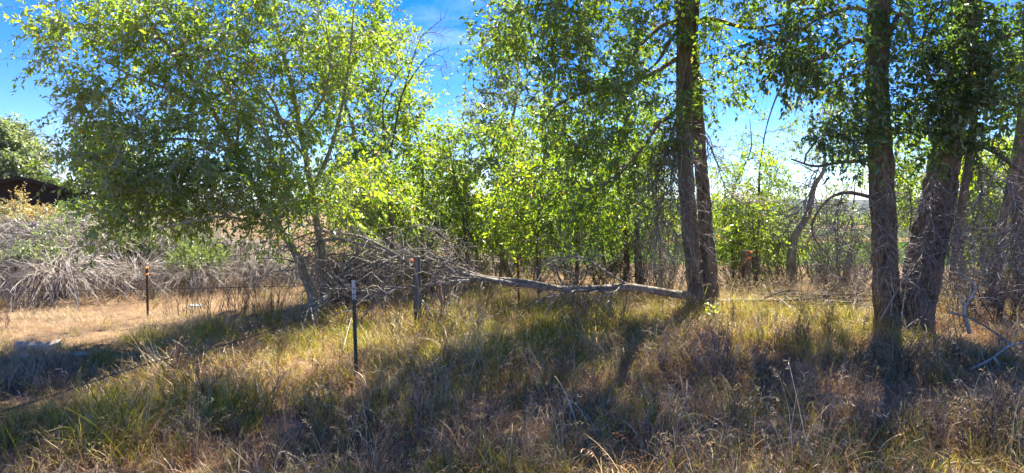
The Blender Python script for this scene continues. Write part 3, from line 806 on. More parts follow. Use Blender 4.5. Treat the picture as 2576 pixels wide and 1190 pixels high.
# --- dead topped sapling
def dead_top(buf, base):
    for pts, r0 in (([(974, 415, 13), (964, 300, 13), (969, 240, 13), (1019, 160, 12.8), (1045, 143, 12.8)], 0.022),
                    ([(974, 415, 13), (989, 350, 13), (1009, 245, 12.9), (1039, 190, 12.9), (1069, 150, 12.8), (1100, 130, 12.8), (1129, 118, 12.8)], 0.024),
                    ([(1009, 245, 12.9), (1024, 200, 12.9), (1044, 130, 12.9), (1059, 95, 12.9), (1090, 65, 12.9), (1119, 45, 12.9)], 0.014),
                    ([(1064, 85, 12.9), (1090, 82, 12.8), (1110, 88, 12.8), (1122, 102, 12.8)], 0.006),
                    ([(1050, 172, 12.9), (1085, 165, 12.7), (1108, 170, 12.7), (1113, 195, 12.7)], 0.006),
                    ([(1090, 136, 12.8), (1110, 142, 12.7), (1122, 160, 12.7), (1122, 174, 12.7)], 0.005)):
        P = catmull(np.array([at(*p) for p in pts]), 16)
        tubes(buf, P[None], np.linspace(r0, 0.003, 16)[None], S=5)
        spray(buf, P, 9, 0.42, spread=0.6, droop=0.4, K=6, r=0.004, lo=0.15, up=0.3, sub=1)
tree('dead_topped_sapling', 'slim dark sapling with a bare dead top reaching into the gap of blue sky', 'tree',
     trunks=[([(992, 745, 13.2), (988, 660, 13.1), (985, 595, 13.0), (980, 500, 13.0), (974, 415, 13.0)], 0.055, 0.035)],
     blobs=[(1000, 470, 13.1, 60, 70, 0.5, 12)], leaf='leaf_mid', bark='bark_dark', twig='twig_dark', leaf_size=0.07, segs=12, furrow=0.004, flare=0.02, seed=51,
     bare=[('dead_top', dead_top, 'twig_dark')])

# --- second and third rank trees
MID = [
    ('pale stemmed poplar behind the dead topped sapling, its stem bent to the left', [[(975, 690, 14.6), (955, 560, 14.5), (905, 450, 14.4), (870, 320, 14.3), (850, 180, 14.3), (835, 0, 14.3), (830, -150, 14.3)]],
     [(900, 200, 14.3, 110, 200, 1.0, 70), (960, 60, 14.2, 60, 110, 0.6, 22), (930, 400, 14, 120, 130, 1.0, 48), (850, 480, 13.6, 120, 90, 0.8, 36), (850, -120, 14.3, 120, 130, 1.2, 30)], 'leaf_mid', 'bark_pale', 0.085, 0.075),
    ('slender upright poplar filling the space just right of the dead topped sapling', [[(1070, 720, 15.2), (1062, 560, 15.2), (1050, 420, 15.2), (1040, 300, 15.2), (1030, 200, 15.2)]],
     [(1060, 350, 15.2, 80, 110, 0.9, 40), (1090, 470, 15, 110, 100, 1.0, 36), (1010, 300, 15, 60, 120, 0.8, 30), (1040, 560, 14.8, 110, 60, 0.9, 40)], 'leaf_lime', 'bark_pale', 0.085, 0.05),
    ('young poplar with a dark forked stem under the gap of sky', [[(1190, 700, 14.8), (1180, 620, 14.8), (1160, 540, 14.8), (1140, 440, 14.8), (1125, 340, 14.8)], [(1195, 700, 14.9), (1205, 640, 14.9), (1185, 560, 14.9), (1170, 480, 14.9)]],
     [(1130, 400, 14.8, 55, 100, 0.7, 18), (1160, 520, 14.8, 100, 80, 0.9, 24), (1200, 580, 14.8, 70, 60, 0.7, 16)], 'leaf_lime', 'bark_dark', 0.080, 0.04),
    ('blue green poplar with a leaning grey stem left of the great twin trunk', [[(1290, 700, 17.5), (1230, 560, 17.5), (1190, 470, 17.5), (1250, 390, 17.4), (1290, 280, 17.4), (1300, 120, 17.4), (1300, -60, 17.4)]],
     [(1260, 260, 17.2, 80, 130, 1.1, 50), (1240, 420, 17, 80, 90, 1.0, 42), (1330, 360, 17, 120, 150, 1.2, 65), (1280, 120, 17.2, 70, 110, 1.0, 34), (1290, 540, 16.6, 140, 70, 1.1, 50)], 'leaf_grey', 'bark_pale', 0.095, 0.09),
    ('leafy young poplar standing close behind the fallen log', [[(1360, 715, 13.8), (1350, 620, 13.8), (1370, 500, 13.8), (1380, 400, 13.8), (1390, 300, 13.8)]],
     [(1370, 500, 13.6, 130, 110, 0.9, 60), (1450, 560, 13.4, 90, 70, 0.7, 34), (1300, 560, 13.6, 80, 70, 0.7, 30), (1400, 400, 13.6, 100, 100, 0.8, 34)], 'leaf_lime', 'bark_dark', 0.078, 0.04),
    ('shaded poplar with a pair of dark stems behind the hanging twigs', [[(1612, 705, 15.2), (1608, 600, 15.2), (1600, 480, 15.2), (1590, 330, 15.2), (1580, 150, 15.2)], [(1575, 705, 15.0), (1570, 600, 15.0), (1560, 480, 15), (1540, 350, 15)]],
     [(1560, 430, 14.8, 120, 120, 1.0, 50), (1500, 560, 14.2, 110, 60, 0.9, 36), (1640, 560, 14.6, 60, 70, 0.6, 14), (1600, 250, 15, 110, 140, 1.1, 44)], 'leaf_mid', 'bark_dark', 0.085, 0.10),
    ('leaning pale poplar on the dry rise between the two great cottonwoods', [[(1992, 672, 15.6), (2010, 610, 15.6), (2035, 540, 15.6), (2050, 470, 15.6), (2062, 420, 15.6), (2075, 330, 15.6), (2080, 250, 15.6)]],
     [(1960, 590, 15.9, 50, 50, 0.5, 18), (2090, 330, 15.6, 80, 70, 0.9, 16), (2060, 250, 15.6, 60, 50, 0.8, 10)], 'leaf_grey', 'bark_pale', 0.08, 0.12),
    ('thin open poplar just right of the great twin trunk, sky showing through', [[(1850, 700, 16.5), (1845, 600, 16.5), (1850, 480, 16.5), (1870, 380, 16.5), (1880, 300, 16.5)]],
     [(1850, 560, 16.3, 70, 90, 0.9, 38), (1870, 440, 16.3, 90, 80, 0.9, 22), (1930, 620, 16.5, 60, 50, 0.7, 14)], 'leaf_lime', 'bark_dark', 0.078, 0.045),
    ('yellow green thicket poplar behind the right hand trunks', [[(2480, 740, 15.5), (2490, 620, 15.5), (2500, 480, 15.5), (2510, 350, 15.5), (2520, 200, 15.5)]],
     [(2490, 500, 15.2, 90, 120, 1.0, 60), (2560, 560, 15, 90, 120, 1.0, 60), (2440, 420, 15.3, 50, 80, 0.7, 16), (2560, 380, 15, 90, 100, 1.0, 40), (2330, 420, 15.4, 60, 70, 0.6, 12), (2270, 340, 15.4, 40, 70, 0.6, 12)], 'leaf_lime', 'bark_dark', 0.085, 0.10),
]
MID += [
    ('leafy young poplar low behind the twigs of the fallen tree', [[(900, 700, 16), (905, 620, 16), (910, 540, 16), (915, 470, 16)]], [(900, 560, 16, 90, 70, 1.0, 46), (960, 610, 15.6, 80, 40, 0.9, 26)], 'leaf_lime', 'bark_dark', 0.08, 0.035),
    ('spreading low poplar behind the two wooden posts', [[(1080, 690, 17), (1085, 620, 17), (1080, 540, 17), (1090, 470, 17)]], [(1080, 560, 17, 110, 70, 1.1, 36), (1130, 620, 16.6, 80, 35, 0.9, 18)], 'leaf_lime', 'bark_dark', 0.085, 0.04),
    ('bright young poplar thicket left of the dark steel post', [[(1260, 700, 18), (1265, 620, 18), (1260, 540, 18), (1270, 450, 18)]], [(1260, 550, 18, 110, 80, 1.2, 58), (1320, 620, 17.6, 80, 35, 1.0, 22)], 'leaf_lime', 'bark_dark', 0.09, 0.04),
    ('dense poplar filling the shade behind the upturned silver branch', [[(1450, 700, 17), (1455, 620, 17), (1450, 520, 17), (1460, 400, 17)]], [(1450, 520, 17, 130, 110, 1.2, 66), (1530, 600, 16.6, 90, 45, 0.9, 28)], 'leaf_mid', 'bark_dark', 0.09, 0.05),
    ('poplar sapling crowding the left side of the great twin trunk', [[(1660, 700, 16.5), (1658, 620, 16.5), (1650, 520, 16.5), (1660, 400, 16.5)]], [(1650, 480, 16.5, 80, 110, 1.0, 44), (1640, 610, 16, 70, 40, 0.8, 8)], 'leaf_lime', 'bark_dark', 0.085, 0.045),
    ('grey green poplar bush on the edge of the dry rise', [[(1950, 670, 20), (1955, 620, 20), (1950, 560, 20), (1960, 500, 20)]], [(1940, 570, 20, 75, 70, 1.0, 48), (1900, 620, 19.6, 60, 40, 0.8, 22)], 'leaf_grey', 'bark_dark', 0.075, 0.04),
    ('sparse half bare poplar with a few rusty leaves against the bright sky', [[(1905, 690, 17.5), (1900, 560, 17.5), (1915, 440, 17.5), (1930, 340, 17.5), (1935, 270, 17.5)]], [(1930, 400, 17.5, 90, 110, 1.0, 26), (1900, 500, 17.2, 70, 60, 0.8, 14)], 'leaf_mid', 'bark_dark', 0.06, 0.05),
    ('thin leaning poplar seen between the two heavy trunks of the right hand pair', [[(2125, 670, 17), (2135, 600, 17), (2145, 530, 17), (2150, 440, 17)]], [(2150, 400, 17, 60, 60, 0.8, 14), (2290, 480, 16.5, 60, 60, 0.8, 12)], 'leaf_lime', 'bark_dark', 0.075, 0.06),
    ('green thicket poplar low at the right edge behind the tangle', [[(2550, 740, 14.5), (2555, 650, 14.5), (2560, 560, 14.5), (2565, 480, 14.5)]], [(2540, 580, 14.5, 100, 90, 1.0, 50), (2450, 560, 15, 70, 80, 0.9, 34)], 'leaf_lime', 'bark_dark', 0.08, 0.05),
]
MID += [
    ('slender poplar sapling close behind the rotten post', [[(1895, 700, 15.5), (1893, 640, 15.5), (1900, 560, 15.5), (1905, 480, 15.5)]], [(1880, 560, 15.5, 60, 80, 0.8, 30), (1840, 630, 15.2, 50, 40, 0.6, 16)], 'leaf_lime', 'bark_dark', 0.075, 0.03),
    ('twin stemmed poplar sapling in the middle of the gap between the great cottonwoods', [[(1940, 690, 18.5), (1938, 620, 18.5), (1945, 520, 18.5), (1950, 400, 18.5)], [(1955, 690, 18.6), (1965, 600, 18.6), (1970, 500, 18.6)]], [(1950, 480, 18.5, 60, 90, 0.9, 28), (1960, 590, 18.3, 60, 50, 0.8, 22)], 'leaf_mid', 'bark_dark', 0.075, 0.035),
    ('pale green poplar sapling left of the arching dead limb', [[(2075, 690, 18), (2077, 640, 18), (2085, 560, 18), (2090, 470, 18)]], [(2095, 500, 18, 40, 60, 0.7, 12), (2090, 620, 17.8, 40, 35, 0.6, 10)], 'leaf_grey', 'bark_dark', 0.07, 0.03),
    ('bushy poplar sapling glimpsed between the two heavy right hand trunks', [[(2280, 700, 15), (2282, 620, 15), (2290, 520, 15), (2285, 430, 15)]], [(2285, 540, 15, 40, 80, 0.7, 22), (2275, 430, 15, 40, 50, 0.6, 14)], 'leaf_lime', 'bark_dark', 0.075, 0.03),
    ('half bare sapling before the field, right of the leaning pale poplar', [[(2120, 700, 16), (2118, 640, 16), (2135, 540, 16), (2140, 470, 16)]], [(2140, 590, 15.8, 50, 60, 0.7, 12), (2110, 660, 15.6, 50, 25, 0.5, 12)], 'leaf_grey', 'bark_dark', 0.065, 0.025),
    ('tall poplar closing the view behind the right fork of the heavy cottonwood', [[(2430, 700, 17), (2435, 600, 17), (2430, 450, 17), (2440, 300, 17)]], [(2440, 420, 17, 90, 120, 1.1, 50), (2440, 600, 16.8, 80, 60, 1.0, 34)], 'leaf_lime', 'bark_dark', 0.085, 0.06),
    ('airy poplar with its crown just above the forked young poplar', [[(1150, 700, 19), (1150, 560, 19), (1140, 420, 19), (1130, 320, 19)]], [(1110, 420, 19, 90, 130, 1.2, 56), (1190, 520, 19, 90, 70, 1.1, 36)], 'leaf_lime', 'bark_pale', 0.09, 0.05),
]
MID += [
    ('rearmost broad poplar closing the gap under the open sky', [[(1180, 690, 22), (1180, 600, 22), (1175, 480, 22), (1170, 400, 22)]], [(1150, 500, 22, 110, 90, 1.5, 56), (1230, 590, 22, 90, 60, 1.3, 36)], 'leaf_lime', 'bark_pale', 0.11, 0.07),
    ('rearmost bushy poplar behind the wooden posts', [[(1020, 690, 21), (1020, 600, 21), (1015, 500, 21), (1020, 420, 21)]], [(1000, 520, 21, 120, 110, 1.5, 64), (930, 600, 21, 80, 50, 1.2, 30)], 'leaf_lime', 'bark_pale', 0.11, 0.07),
    ('rearmost poplar glowing through the gap left of the dark steel post', [[(1340, 690, 22), (1340, 600, 22), (1345, 480, 22), (1340, 380, 22)]], [(1340, 520, 22, 110, 100, 1.5, 56), (1400, 600, 22, 80, 50, 1.3, 30)], 'leaf_mid', 'bark_pale', 0.11, 0.07),
    ('rearmost poplar behind the shaded pair of dark stems', [[(1520, 690, 21.5), (1520, 600, 21.5), (1525, 480, 21.5), (1520, 340, 21.5)]], [(1540, 470, 21.5, 120, 120, 1.5, 60), (1600, 600, 21.5, 110, 50, 1.3, 36)], 'leaf_lime', 'bark_pale', 0.11, 0.07),
    ('rearmost poplar low behind the trunks at the right edge', [[(2540, 700, 19), (2540, 600, 19), (2545, 450, 19), (2540, 330, 19)]], [(2540, 450, 19, 110, 130, 1.4, 54), (2480, 620, 19, 90, 50, 1.2, 30), (2340, 560, 19, 50, 60, 1.0, 12)], 'leaf_lime', 'bark_dark', 0.10, 0.06),
]
def wobble(stem, sd):
    g = np.random.default_rng(500 + sd)
    return [stem[0]] + [(p[0] + g.normal(0, 9), p[1], p[2] + g.normal(0, 0.08)) for p in stem[1:]]
for k, (lab, stems, bl, lf, bk, ls, r0) in enumerate(MID):
    tree('poplar_tree', lab, 'tree', trunks=[(wobble(s, k * 7 + i), r0 * (1 if i == 0 else 0.8), 0.006) for i, s in enumerate(stems)], blobs=bl, leaf=lf, bark=bk,
         twig='twig_dark' if bk == 'bark_dark' else 'twig_live', leaf_size=ls * 0.92, shape=2, twigs_per=6, leaves_per=10, twig_len=0.42, segs=14, step=0.08, furrow=0.006, flare=0.03, clump=0.6,
         seed=70 + k, group='poplars behind the fence line', r_tip=0.0042)

# --- stumps and trunks on the far right
for k, (lab, pts, r0, r1, bk) in enumerate([
        ('leaning pale grey trunk in the tangle at the right edge, dark hollow on its left', [(2490, 775, 12.2), (2500, 700, 12.2), (2515, 610, 12.2), (2540, 480, 12.2), (2570, 300, 12.2), (2590, 50, 12.2)], 0.115, 0.06, 'bark_furrowed'),
        ('upright dark trunk cut off by the right edge of the view', [(2572, 790, 12.6), (2568, 700, 12.6), (2560, 600, 12.6), (2570, 400, 12.6), (2580, 200, 12.6), (2590, 0, 12.6)], 0.12, 0.08, 'bark_dark'),
        ('dark trunk in shade just behind the right fork of the heavy cottonwood', [(2402, 745, 13.2), (2408, 640, 13.2), (2420, 520, 13.2), (2440, 380, 13.2), (2460, 200, 13.2)], 0.11, 0.06, 'bark_dark')]):
    bl = [[(2600, 0, 12.2, 160, 160, 1.4, 40), (2580, -280, 12.2, 200, 160, 1.4, 40)], [(2700, 200, 12.6, 100, 160, 1.2, 40)], [(2460, 200, 13.2, 80, 120, 0.9, 30)]][k]
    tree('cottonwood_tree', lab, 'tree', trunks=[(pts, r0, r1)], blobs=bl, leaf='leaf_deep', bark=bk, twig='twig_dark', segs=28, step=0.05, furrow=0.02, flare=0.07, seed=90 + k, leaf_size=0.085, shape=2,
         group='trunks at the right edge')

# --- trees far left beyond the brush
tree('willow_tree', 'round grey green tree crown beyond the shed at the left edge', 'tree', trunks=[([(20, 560, 48), (15, 480, 48), (10, 400, 48)], 0.3, 0.12)],
     blobs=[(20, 400, 48, 85, 55, 2.5, 110), (-40, 350, 48, 90, 60, 2.5, 80), (15, 335, 48, 45, 30, 1.5, 36), (75, 430, 47, 35, 30, 1.2, 30), (10, 440, 47, 80, 30, 2, 60)], leaf='leaf_grey', leaf_size=0.24, shape=2, twigs_per=6, leaves_per=8, twig_len=0.8,
     segs=12, step=0.3, furrow=0.02, seed=101, r_tip=0.01)
tree('dark_evergreen', 'dark bushy juniper half hidden by the leaning cottonwood', 'tree', trunks=[([(270, 620, 30), (268, 500, 30), (265, 380, 30), (262, 320, 30)], 0.18, 0.04)],
     blobs=[(260, 400, 30, 75, 60, 1.3, 70), (290, 480, 29, 110, 60, 1.6, 90), (260, 340, 30, 40, 30, 0.8, 22), (350, 500, 29, 80, 60, 1.3, 60)], leaf='leaf_deep', leaf_size=0.14, shape=2, twigs_per=7, leaves_per=9, twig_len=0.5, segs=12, step=0.2, seed=103, r_tip=0.008, tint=(0, 0.4))
def bare_tree(buf, base):
    for pts in ([(232, 600, 33), (225, 480, 33), (205, 400, 33), (190, 330, 33), (172, 285, 33)], [(215, 440, 33), (180, 385, 33), (140, 365, 33), (100, 345, 33)], [(205, 400, 33), (200, 340, 33), (182, 300, 33)],
                [(222, 470, 33), (170, 455, 33), (130, 430, 33), (115, 410, 33)], [(215, 430, 33), (230, 360, 33), (225, 310, 33)]):
        P = catmull(np.array([at(*p) for p in pts]), 14)
        tubes(buf, P[None], np.linspace(0.05, 0.012, 14)[None], S=5)
        spray(buf, P, 16, 1.3, spread=0.6, droop=0.2, K=5, r=0.014, lo=0.3, up=0.4, sub=3)
br = empty('bare_tree', (at(232, 600, 33)[0], 33, float(gz(at(232, 600, 33)[0], 33))), 'leafless reddish grey tree showing bare branches left of the cottonwood', 'tree')
bb = Buf(); rng = np.random.default_rng(5); bare_tree(bb, None); bb.obj('branches', M['twig_brush'], br, np.array(br.location), kind='stuff')
for k, (px, py, Y, rx, ry, n, lab) in enumerate([(170, 470, 40, 60, 45, 60, 'yellow green bush peeping over the shed roof'), (330, 545, 26, 90, 35, 60, 'low green bush in front of the juniper')]):
    tree('green_bush', lab, 'bush', trunks=[([(px, 560, Y), (px, py + 10, Y), (px, py - 10, Y)], 0.06, 0.02)], blobs=[(px, py, Y, rx, ry, 1.2, n)], leaf='leaf_shoot' if k == 0 else 'leaf_mid', leaf_size=0.14, shape=2, twigs_per=7, leaves_per=8, twig_len=0.5,
         segs=8, step=0.3, furrow=0.004, seed=110 + k, r_tip=0.006)

# ------------------------------------------------------------------ shed
shed_c = at(50, 560, 36)
SX = shed_c[0]; sg = float(gz(SX, 36)) - 0.2
shed = empty('shed', (SX, 36, sg), 'low dark gabled shed behind the brush at the left edge', 'shed', rz=math.atan2(-SX, 36.0))
peak = at(50, 447, 36)[2] - sg
def box(buf, x0, x1, y0, y1, z0, z1):
    v = [(x, y, z) for x in (x0, x1) for y in (y0, y1) for z in (z0, z1)]
    buf.add(v, quads=[(0, 1, 3, 2), (4, 6, 7, 5), (0, 4, 5, 1), (2, 3, 7, 6), (0, 2, 6, 4), (1, 5, 7, 3)])
eav = peak - 1.45; hw = 5.2; dep = 8.0
wb = Buf()
wb.add([(-hw, 0, 0), (hw, 0, 0), (hw, 0, eav), (0, 0, peak - 0.12), (-hw, 0, eav)] + [(-hw, dep, 0), (hw, dep, 0), (hw, dep, eav), (0, dep, peak - 0.12), (-hw, dep, eav)],
       tris=[(0, 1, 2), (0, 2, 3), (0, 3, 4), (5, 7, 6), (5, 8, 7), (5, 9, 8)], quads=[(1, 6, 7, 2), (5, 0, 4, 9)])
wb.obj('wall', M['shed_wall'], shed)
for s in (-1, 1):
    rb = Buf()
    e = np.array([s * (hw + 0.45), 0, eav - 0.22]); p = np.array([0, 0, peak - 0.06]); up = np.array([0, 0, 0.14])
    V = [e + (0, -.5, 0), p + (0, -.5, 0), p + (0, dep + .5, 0), e + (0, dep + .5, 0)]
    V += [v + up for v in V]
    rb.add(V, quads=[(0, 1, 2, 3), (4, 7, 6, 5), (0, 4, 5, 1), (1, 5, 6, 2), (2, 6, 7, 3), (3, 7, 4, 0)])
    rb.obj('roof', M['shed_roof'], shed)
    fb = Buf()
    V = [e + (0, -.53, -0.06), p + (0, -.53, -0.06), p + (0, -.53, 0.1), e + (0, -.53, 0.1)]
    V += [v + (0, 0.028, 0) for v in V]
    fb.add(V, quads=[(0, 1, 2, 3), (4, 7, 6, 5), (0, 4, 5, 1), (1, 5, 6, 2), (2, 6, 7, 3), (3, 7, 4, 0)])
    fb.obj('fascia_board', M['shed_roof'], shed)

# ------------------------------------------------------------------ arching dead brush on the left
def brush_proto(seed, R, Hh, nst, mat_stem, shoots=0, shoot_mat='leaf_shoot'):
    global rng
    rng = np.random.default_rng(seed)
    sb = Buf()
    a = rng.random(nst) * 2 * math.pi
    rr = R * (0.25 + 0.85 * rng.random(nst)) 
    o = np.stack([np.cos(a), np.sin(a), 0 * a], -1)
    p0 = o * (0.12 * R * rng.random((nst, 1))) + np.array([0, 0, -0.05])
    top = Hh * (0.55 + 0.6 * rng.random(nst))
    p1 = p0 + o * (rr * 0.15)[:, None] + np.array([0, 0, 1.0]) * (top * 1.0)[:, None]
    p2 = p0 + o * (rr * 0.75)[:, None] + np.array([0, 0, 1.0]) * (top * 1.15)[:, None]
    p3 = p0 + o * (rr * 1.12)[:, None] + np.array([0, 0, 1.0]) * (top * (0.45 * rng.random(nst) ** 1.5 - 0.05) + 0.03)[:, None]
    K = 9
    Q = bez(p0, p1, p2, p3, K) + rng.normal(size=(nst, K, 3)) * 0.035 * np.linspace(0, 1, K)[None, :, None]
    tubes(sb, Q, (0.010 * (0.5 + 0.8 * rng.random((nst, 1)))) * np.linspace(1, 0.35, K)[None, :], S=3)
    for i in range(nst):
        spray(sb, Q[i], 5, R * 0.45, spread=0.32, droop=0.55, K=5, r=0.0062, lo=0.35, up=0.05, wob=0.05, sub=0, fwd=1.5)
    for i in range(0, nst, 2):      # broken cross twigs
        spray(sb, Q[i], 4, R * 0.3, spread=0.9, droop=0.1, K=4, r=0.0045, lo=0.2, up=0.2, wob=0.09, sub=1)
    mesh_s = sb.mesh('stems', M[mat_stem])
    mesh_l = None
    if shoots:
        lb = Buf()
        c = np.array([rng.normal(0, 0.3 * R, shoots), rng.normal(0, 0.3 * R, shoots), Hh * (0.65 + 0.3 * rng.random(shoots))]).T
        ln = 0.35 * (0.6 + rng.random(shoots))[:, None]
        d = nrm(rng.normal(size=(shoots, 3)) * 0.5 + np.array([0, 0, 1]))
        m = 16
        u = np.tile(np.linspace(0, 1, m), shoots)[:, None]
        ii = np.repeat(np.arange(shoots), m)
        bp = c[ii] + d[ii] * ln[ii] * u
        ax = nrm(d[ii] * 0.8 + rng.normal(size=(shoots * m, 3)) * 0.6)
        leaves(lb, bp, ax, rand_dirs(shoots * m), np.full(shoots * m, 0.075), rng.random(shoots * m), 2, wid=0.5)
        mesh_l = lb.mesh('shoots', M[shoot_mat])
    return mesh_s, mesh_l

PB = [brush_proto(1, 1.35, 0.86, 130, 'twig_brush'), brush_proto(2, 1.25, 0.98, 120, 'twig_brush', 80), brush_proto(3, 1.5, 0.84, 140, 'twig_brush', 46, 'leaf_grey')]
def brush(name, px, py, proto, s, label, group='arching dead brush heaps at the left', cat='shrub', sz=1.0, Y=None):
    p = gp(px, py) if Y is None else np.array([at(px, py, Y)[0], Y, float(gz(at(px, py, Y)[0], Y))])
    e = empty(name, p, label, cat, group, rz=random.random() * 6.28)
    e.scale = (s, s, s * sz)
    ms, ml = PB[proto]
    o = bpy.data.objects.new('stems', ms); o.parent = e; COL.objects.link(o); o['kind'] = 'stuff'
    if ml:
        o = bpy.data.objects.new('shoots', ml); o.parent = e; COL.objects.link(o); o['kind'] = 'stuff'
    return e
BR = [(150, 748, 0, 1.05, 'bleached brush heap fanning out over the sunlit grass, nearest of the heaps'),
      (-30, 735, 2, 0.95, 'low heap of bleached arching stems cut by the left edge'),
      (345, 728, 0, 0.78, 'brush heap of arching stems right behind the orange tipped rusty post'),
      (490, 722, 2, 0.72, 'dense tangled brush heap just right of the rusty post'),
      (640, 712, 0, 0.75, 'brush heap under the lowest hanging leaves of the leaning cottonwood'),
      (740, 705, 2, 0.6, 'brush heap running in behind the pale stems of the cottonwood'),
      (20, 690, 0, 1.21, 'taller brush heap with grey stems near the left edge'),
      (215, 690, 2, 1.32, 'large domed brush heap with grey green shoots in the middle of the left bank'),
      (350, 680, 1, 0.85, 'brush heap topped with bright green shoots behind the rusty post'),
      (480, 676, 1, 0.8, 'brush heap sprouting yellow green shoots left of the hanging leaves'),
      (600, 672, 0, 0.9, 'brush heap in the shade of the leaning cottonwood crown'),
      (100, 655, 0, 1.26, 'brush heap rising below the shed wall'),
      (-40, 660, 2, 1.26, 'brush heap below the yellow bush at the left edge'),
      (270, 650, 0, 1.26, 'brush heap beside the small pale post'),
      (420, 645, 2, 1.15, 'rearmost brush heap behind the green shoots')]
for (px, py, pr, s, lab) in BR:
    brush('dead_brush', px, py, pr, s, lab)

for (px, py, pr, s, lab) in [(1180, 690, 2, 0.75, 'pale sage coloured brush behind the forked young poplar'), (1260, 680, 1, 0.7, 'pale brush heap left of the dark steel post'), (1350, 682, 2, 0.7, 'pale brush heap beyond the dark steel post'),
                              (1060, 690, 1, 0.65, 'pale brush heap glimpsed between the two wooden posts'), (960, 695, 2, 0.7, 'pale brush heap behind the green steel post'), (860, 700, 0, 0.7, 'pale brush heap right of the cottonwood stems')]:
    brush('dead_brush', px, py, pr, s, lab, group='pale brush behind the fallen tree')

def leafy_bush(name, px, py, Y, rx, ry, rY, n, leaf, label, cat='bush', seed=1, ls=0.06, group=None, twig='twig_live', lp=9):
    return tree(name, label, cat, trunks=[([(px, py + ry, Y), (px, py + ry * 0.4, Y), (px, py, Y)], 0.025, 0.008)], blobs=[(px, py, Y, rx, ry, rY, n)], leaf=leaf, twig=twig,
                leaf_size=ls, shape=2, twigs_per=7, leaves_per=lp, twig_len=0.28, segs=8, step=0.1, furrow=0.001, flare=0.0, seed=seed, group=group, r_tip=0.003, up_pen=0.2)
leafy_bush('yellow_bush', 35, 560, 17.5, 80, 46, 0.9, 170, 'leaf_yellow', 'golden yellow feathery bush at the left edge below the shed', seed=120, ls=0.05, lp=12)
leafy_bush('green_bush', 240, 555, 18.5, 55, 36, 0.6, 90, 'leaf_shoot', 'bright yellow green bush beside the small pale post', seed=121, ls=0.06)
leafy_bush('green_bush', 180, 556, 20, 22, 14, 0.3, 16, 'leaf_shoot', 'tuft of yellow green leaves left of the small pale post', seed=122, ls=0.06)
leafy_bush('green_bush', 325, 622, 15.2, 65, 32, 0.5, 80, 'leaf_shoot', 'fresh green sprouting bush on top of the brush behind the rusty post', seed=123, ls=0.05)
leafy_bush('green_bush', 100, 655, 13.9, 60, 34, 0.5, 70, 'leaf_grey', 'grey green bush sunk into the brush near the left edge', seed=124, ls=0.05)
leafy_bush('green_bush', 510, 645, 14.8, 60, 28, 0.5, 50, 'leaf_shoot', 'pale green bush under the tips of the cottonwood leaves', seed=125, ls=0.05)

# ------------------------------------------------------------------ understory thickets behind the log
rng = np.random.default_rng(300)
def thicket_proto(seed, Hh, R, nst, mat):
    global rng
    rng = np.random.default_rng(seed)
    sb = Buf()
    a = rng.random(nst) * 2 * math.pi; o = np.stack([np.cos(a), np.sin(a), 0 * a], -1)
    h = Hh * (0.5 + 0.6 * rng.random(nst))[:, None]
    p0 = o * R * 0.35 * rng.random((nst, 1)); d = nrm(o * 0.55 * rng.random((nst, 1)) + np.array([0, 0, 1]) + rng.normal(size=(nst, 3)) * 0.2)
    p3 = p0 + d * h + o * 0.3 * R
    Q = bez(p0 - np.array([0, 0, 0.05]), p0 + d * h * 0.3, p0 + d * h * 0.75, p3, 7) + rng.normal(size=(nst, 7, 3)) * 0.04 * np.linspace(0, 1, 7)[None, :, None]
    tubes(sb, Q, 0.010 * np.linspace(1, 0.3, 7)[None, :] * (0.5 + rng.random((nst, 1))), S=4)
    for i in range(nst):
        spray(sb, Q[i], 7, 0.5, spread=0.9, droop=0.3, K=5, r=0.005, lo=0.2, sub=3)
    return sb.mesh('stems', M[mat])
TH = [thicket_proto(301, 1.5, 0.7, 22, 'twig_dark'), thicket_proto(302, 1.3, 0.8, 24, 'twig_grey'), thicket_proto(303, 1.0, 0.8, 24, 'twig_dark'), thicket_proto(304, 2.9, 0.9, 20, 'twig_grey'), thicket_proto(305, 2.5, 0.8, 20, 'twig_dark')]
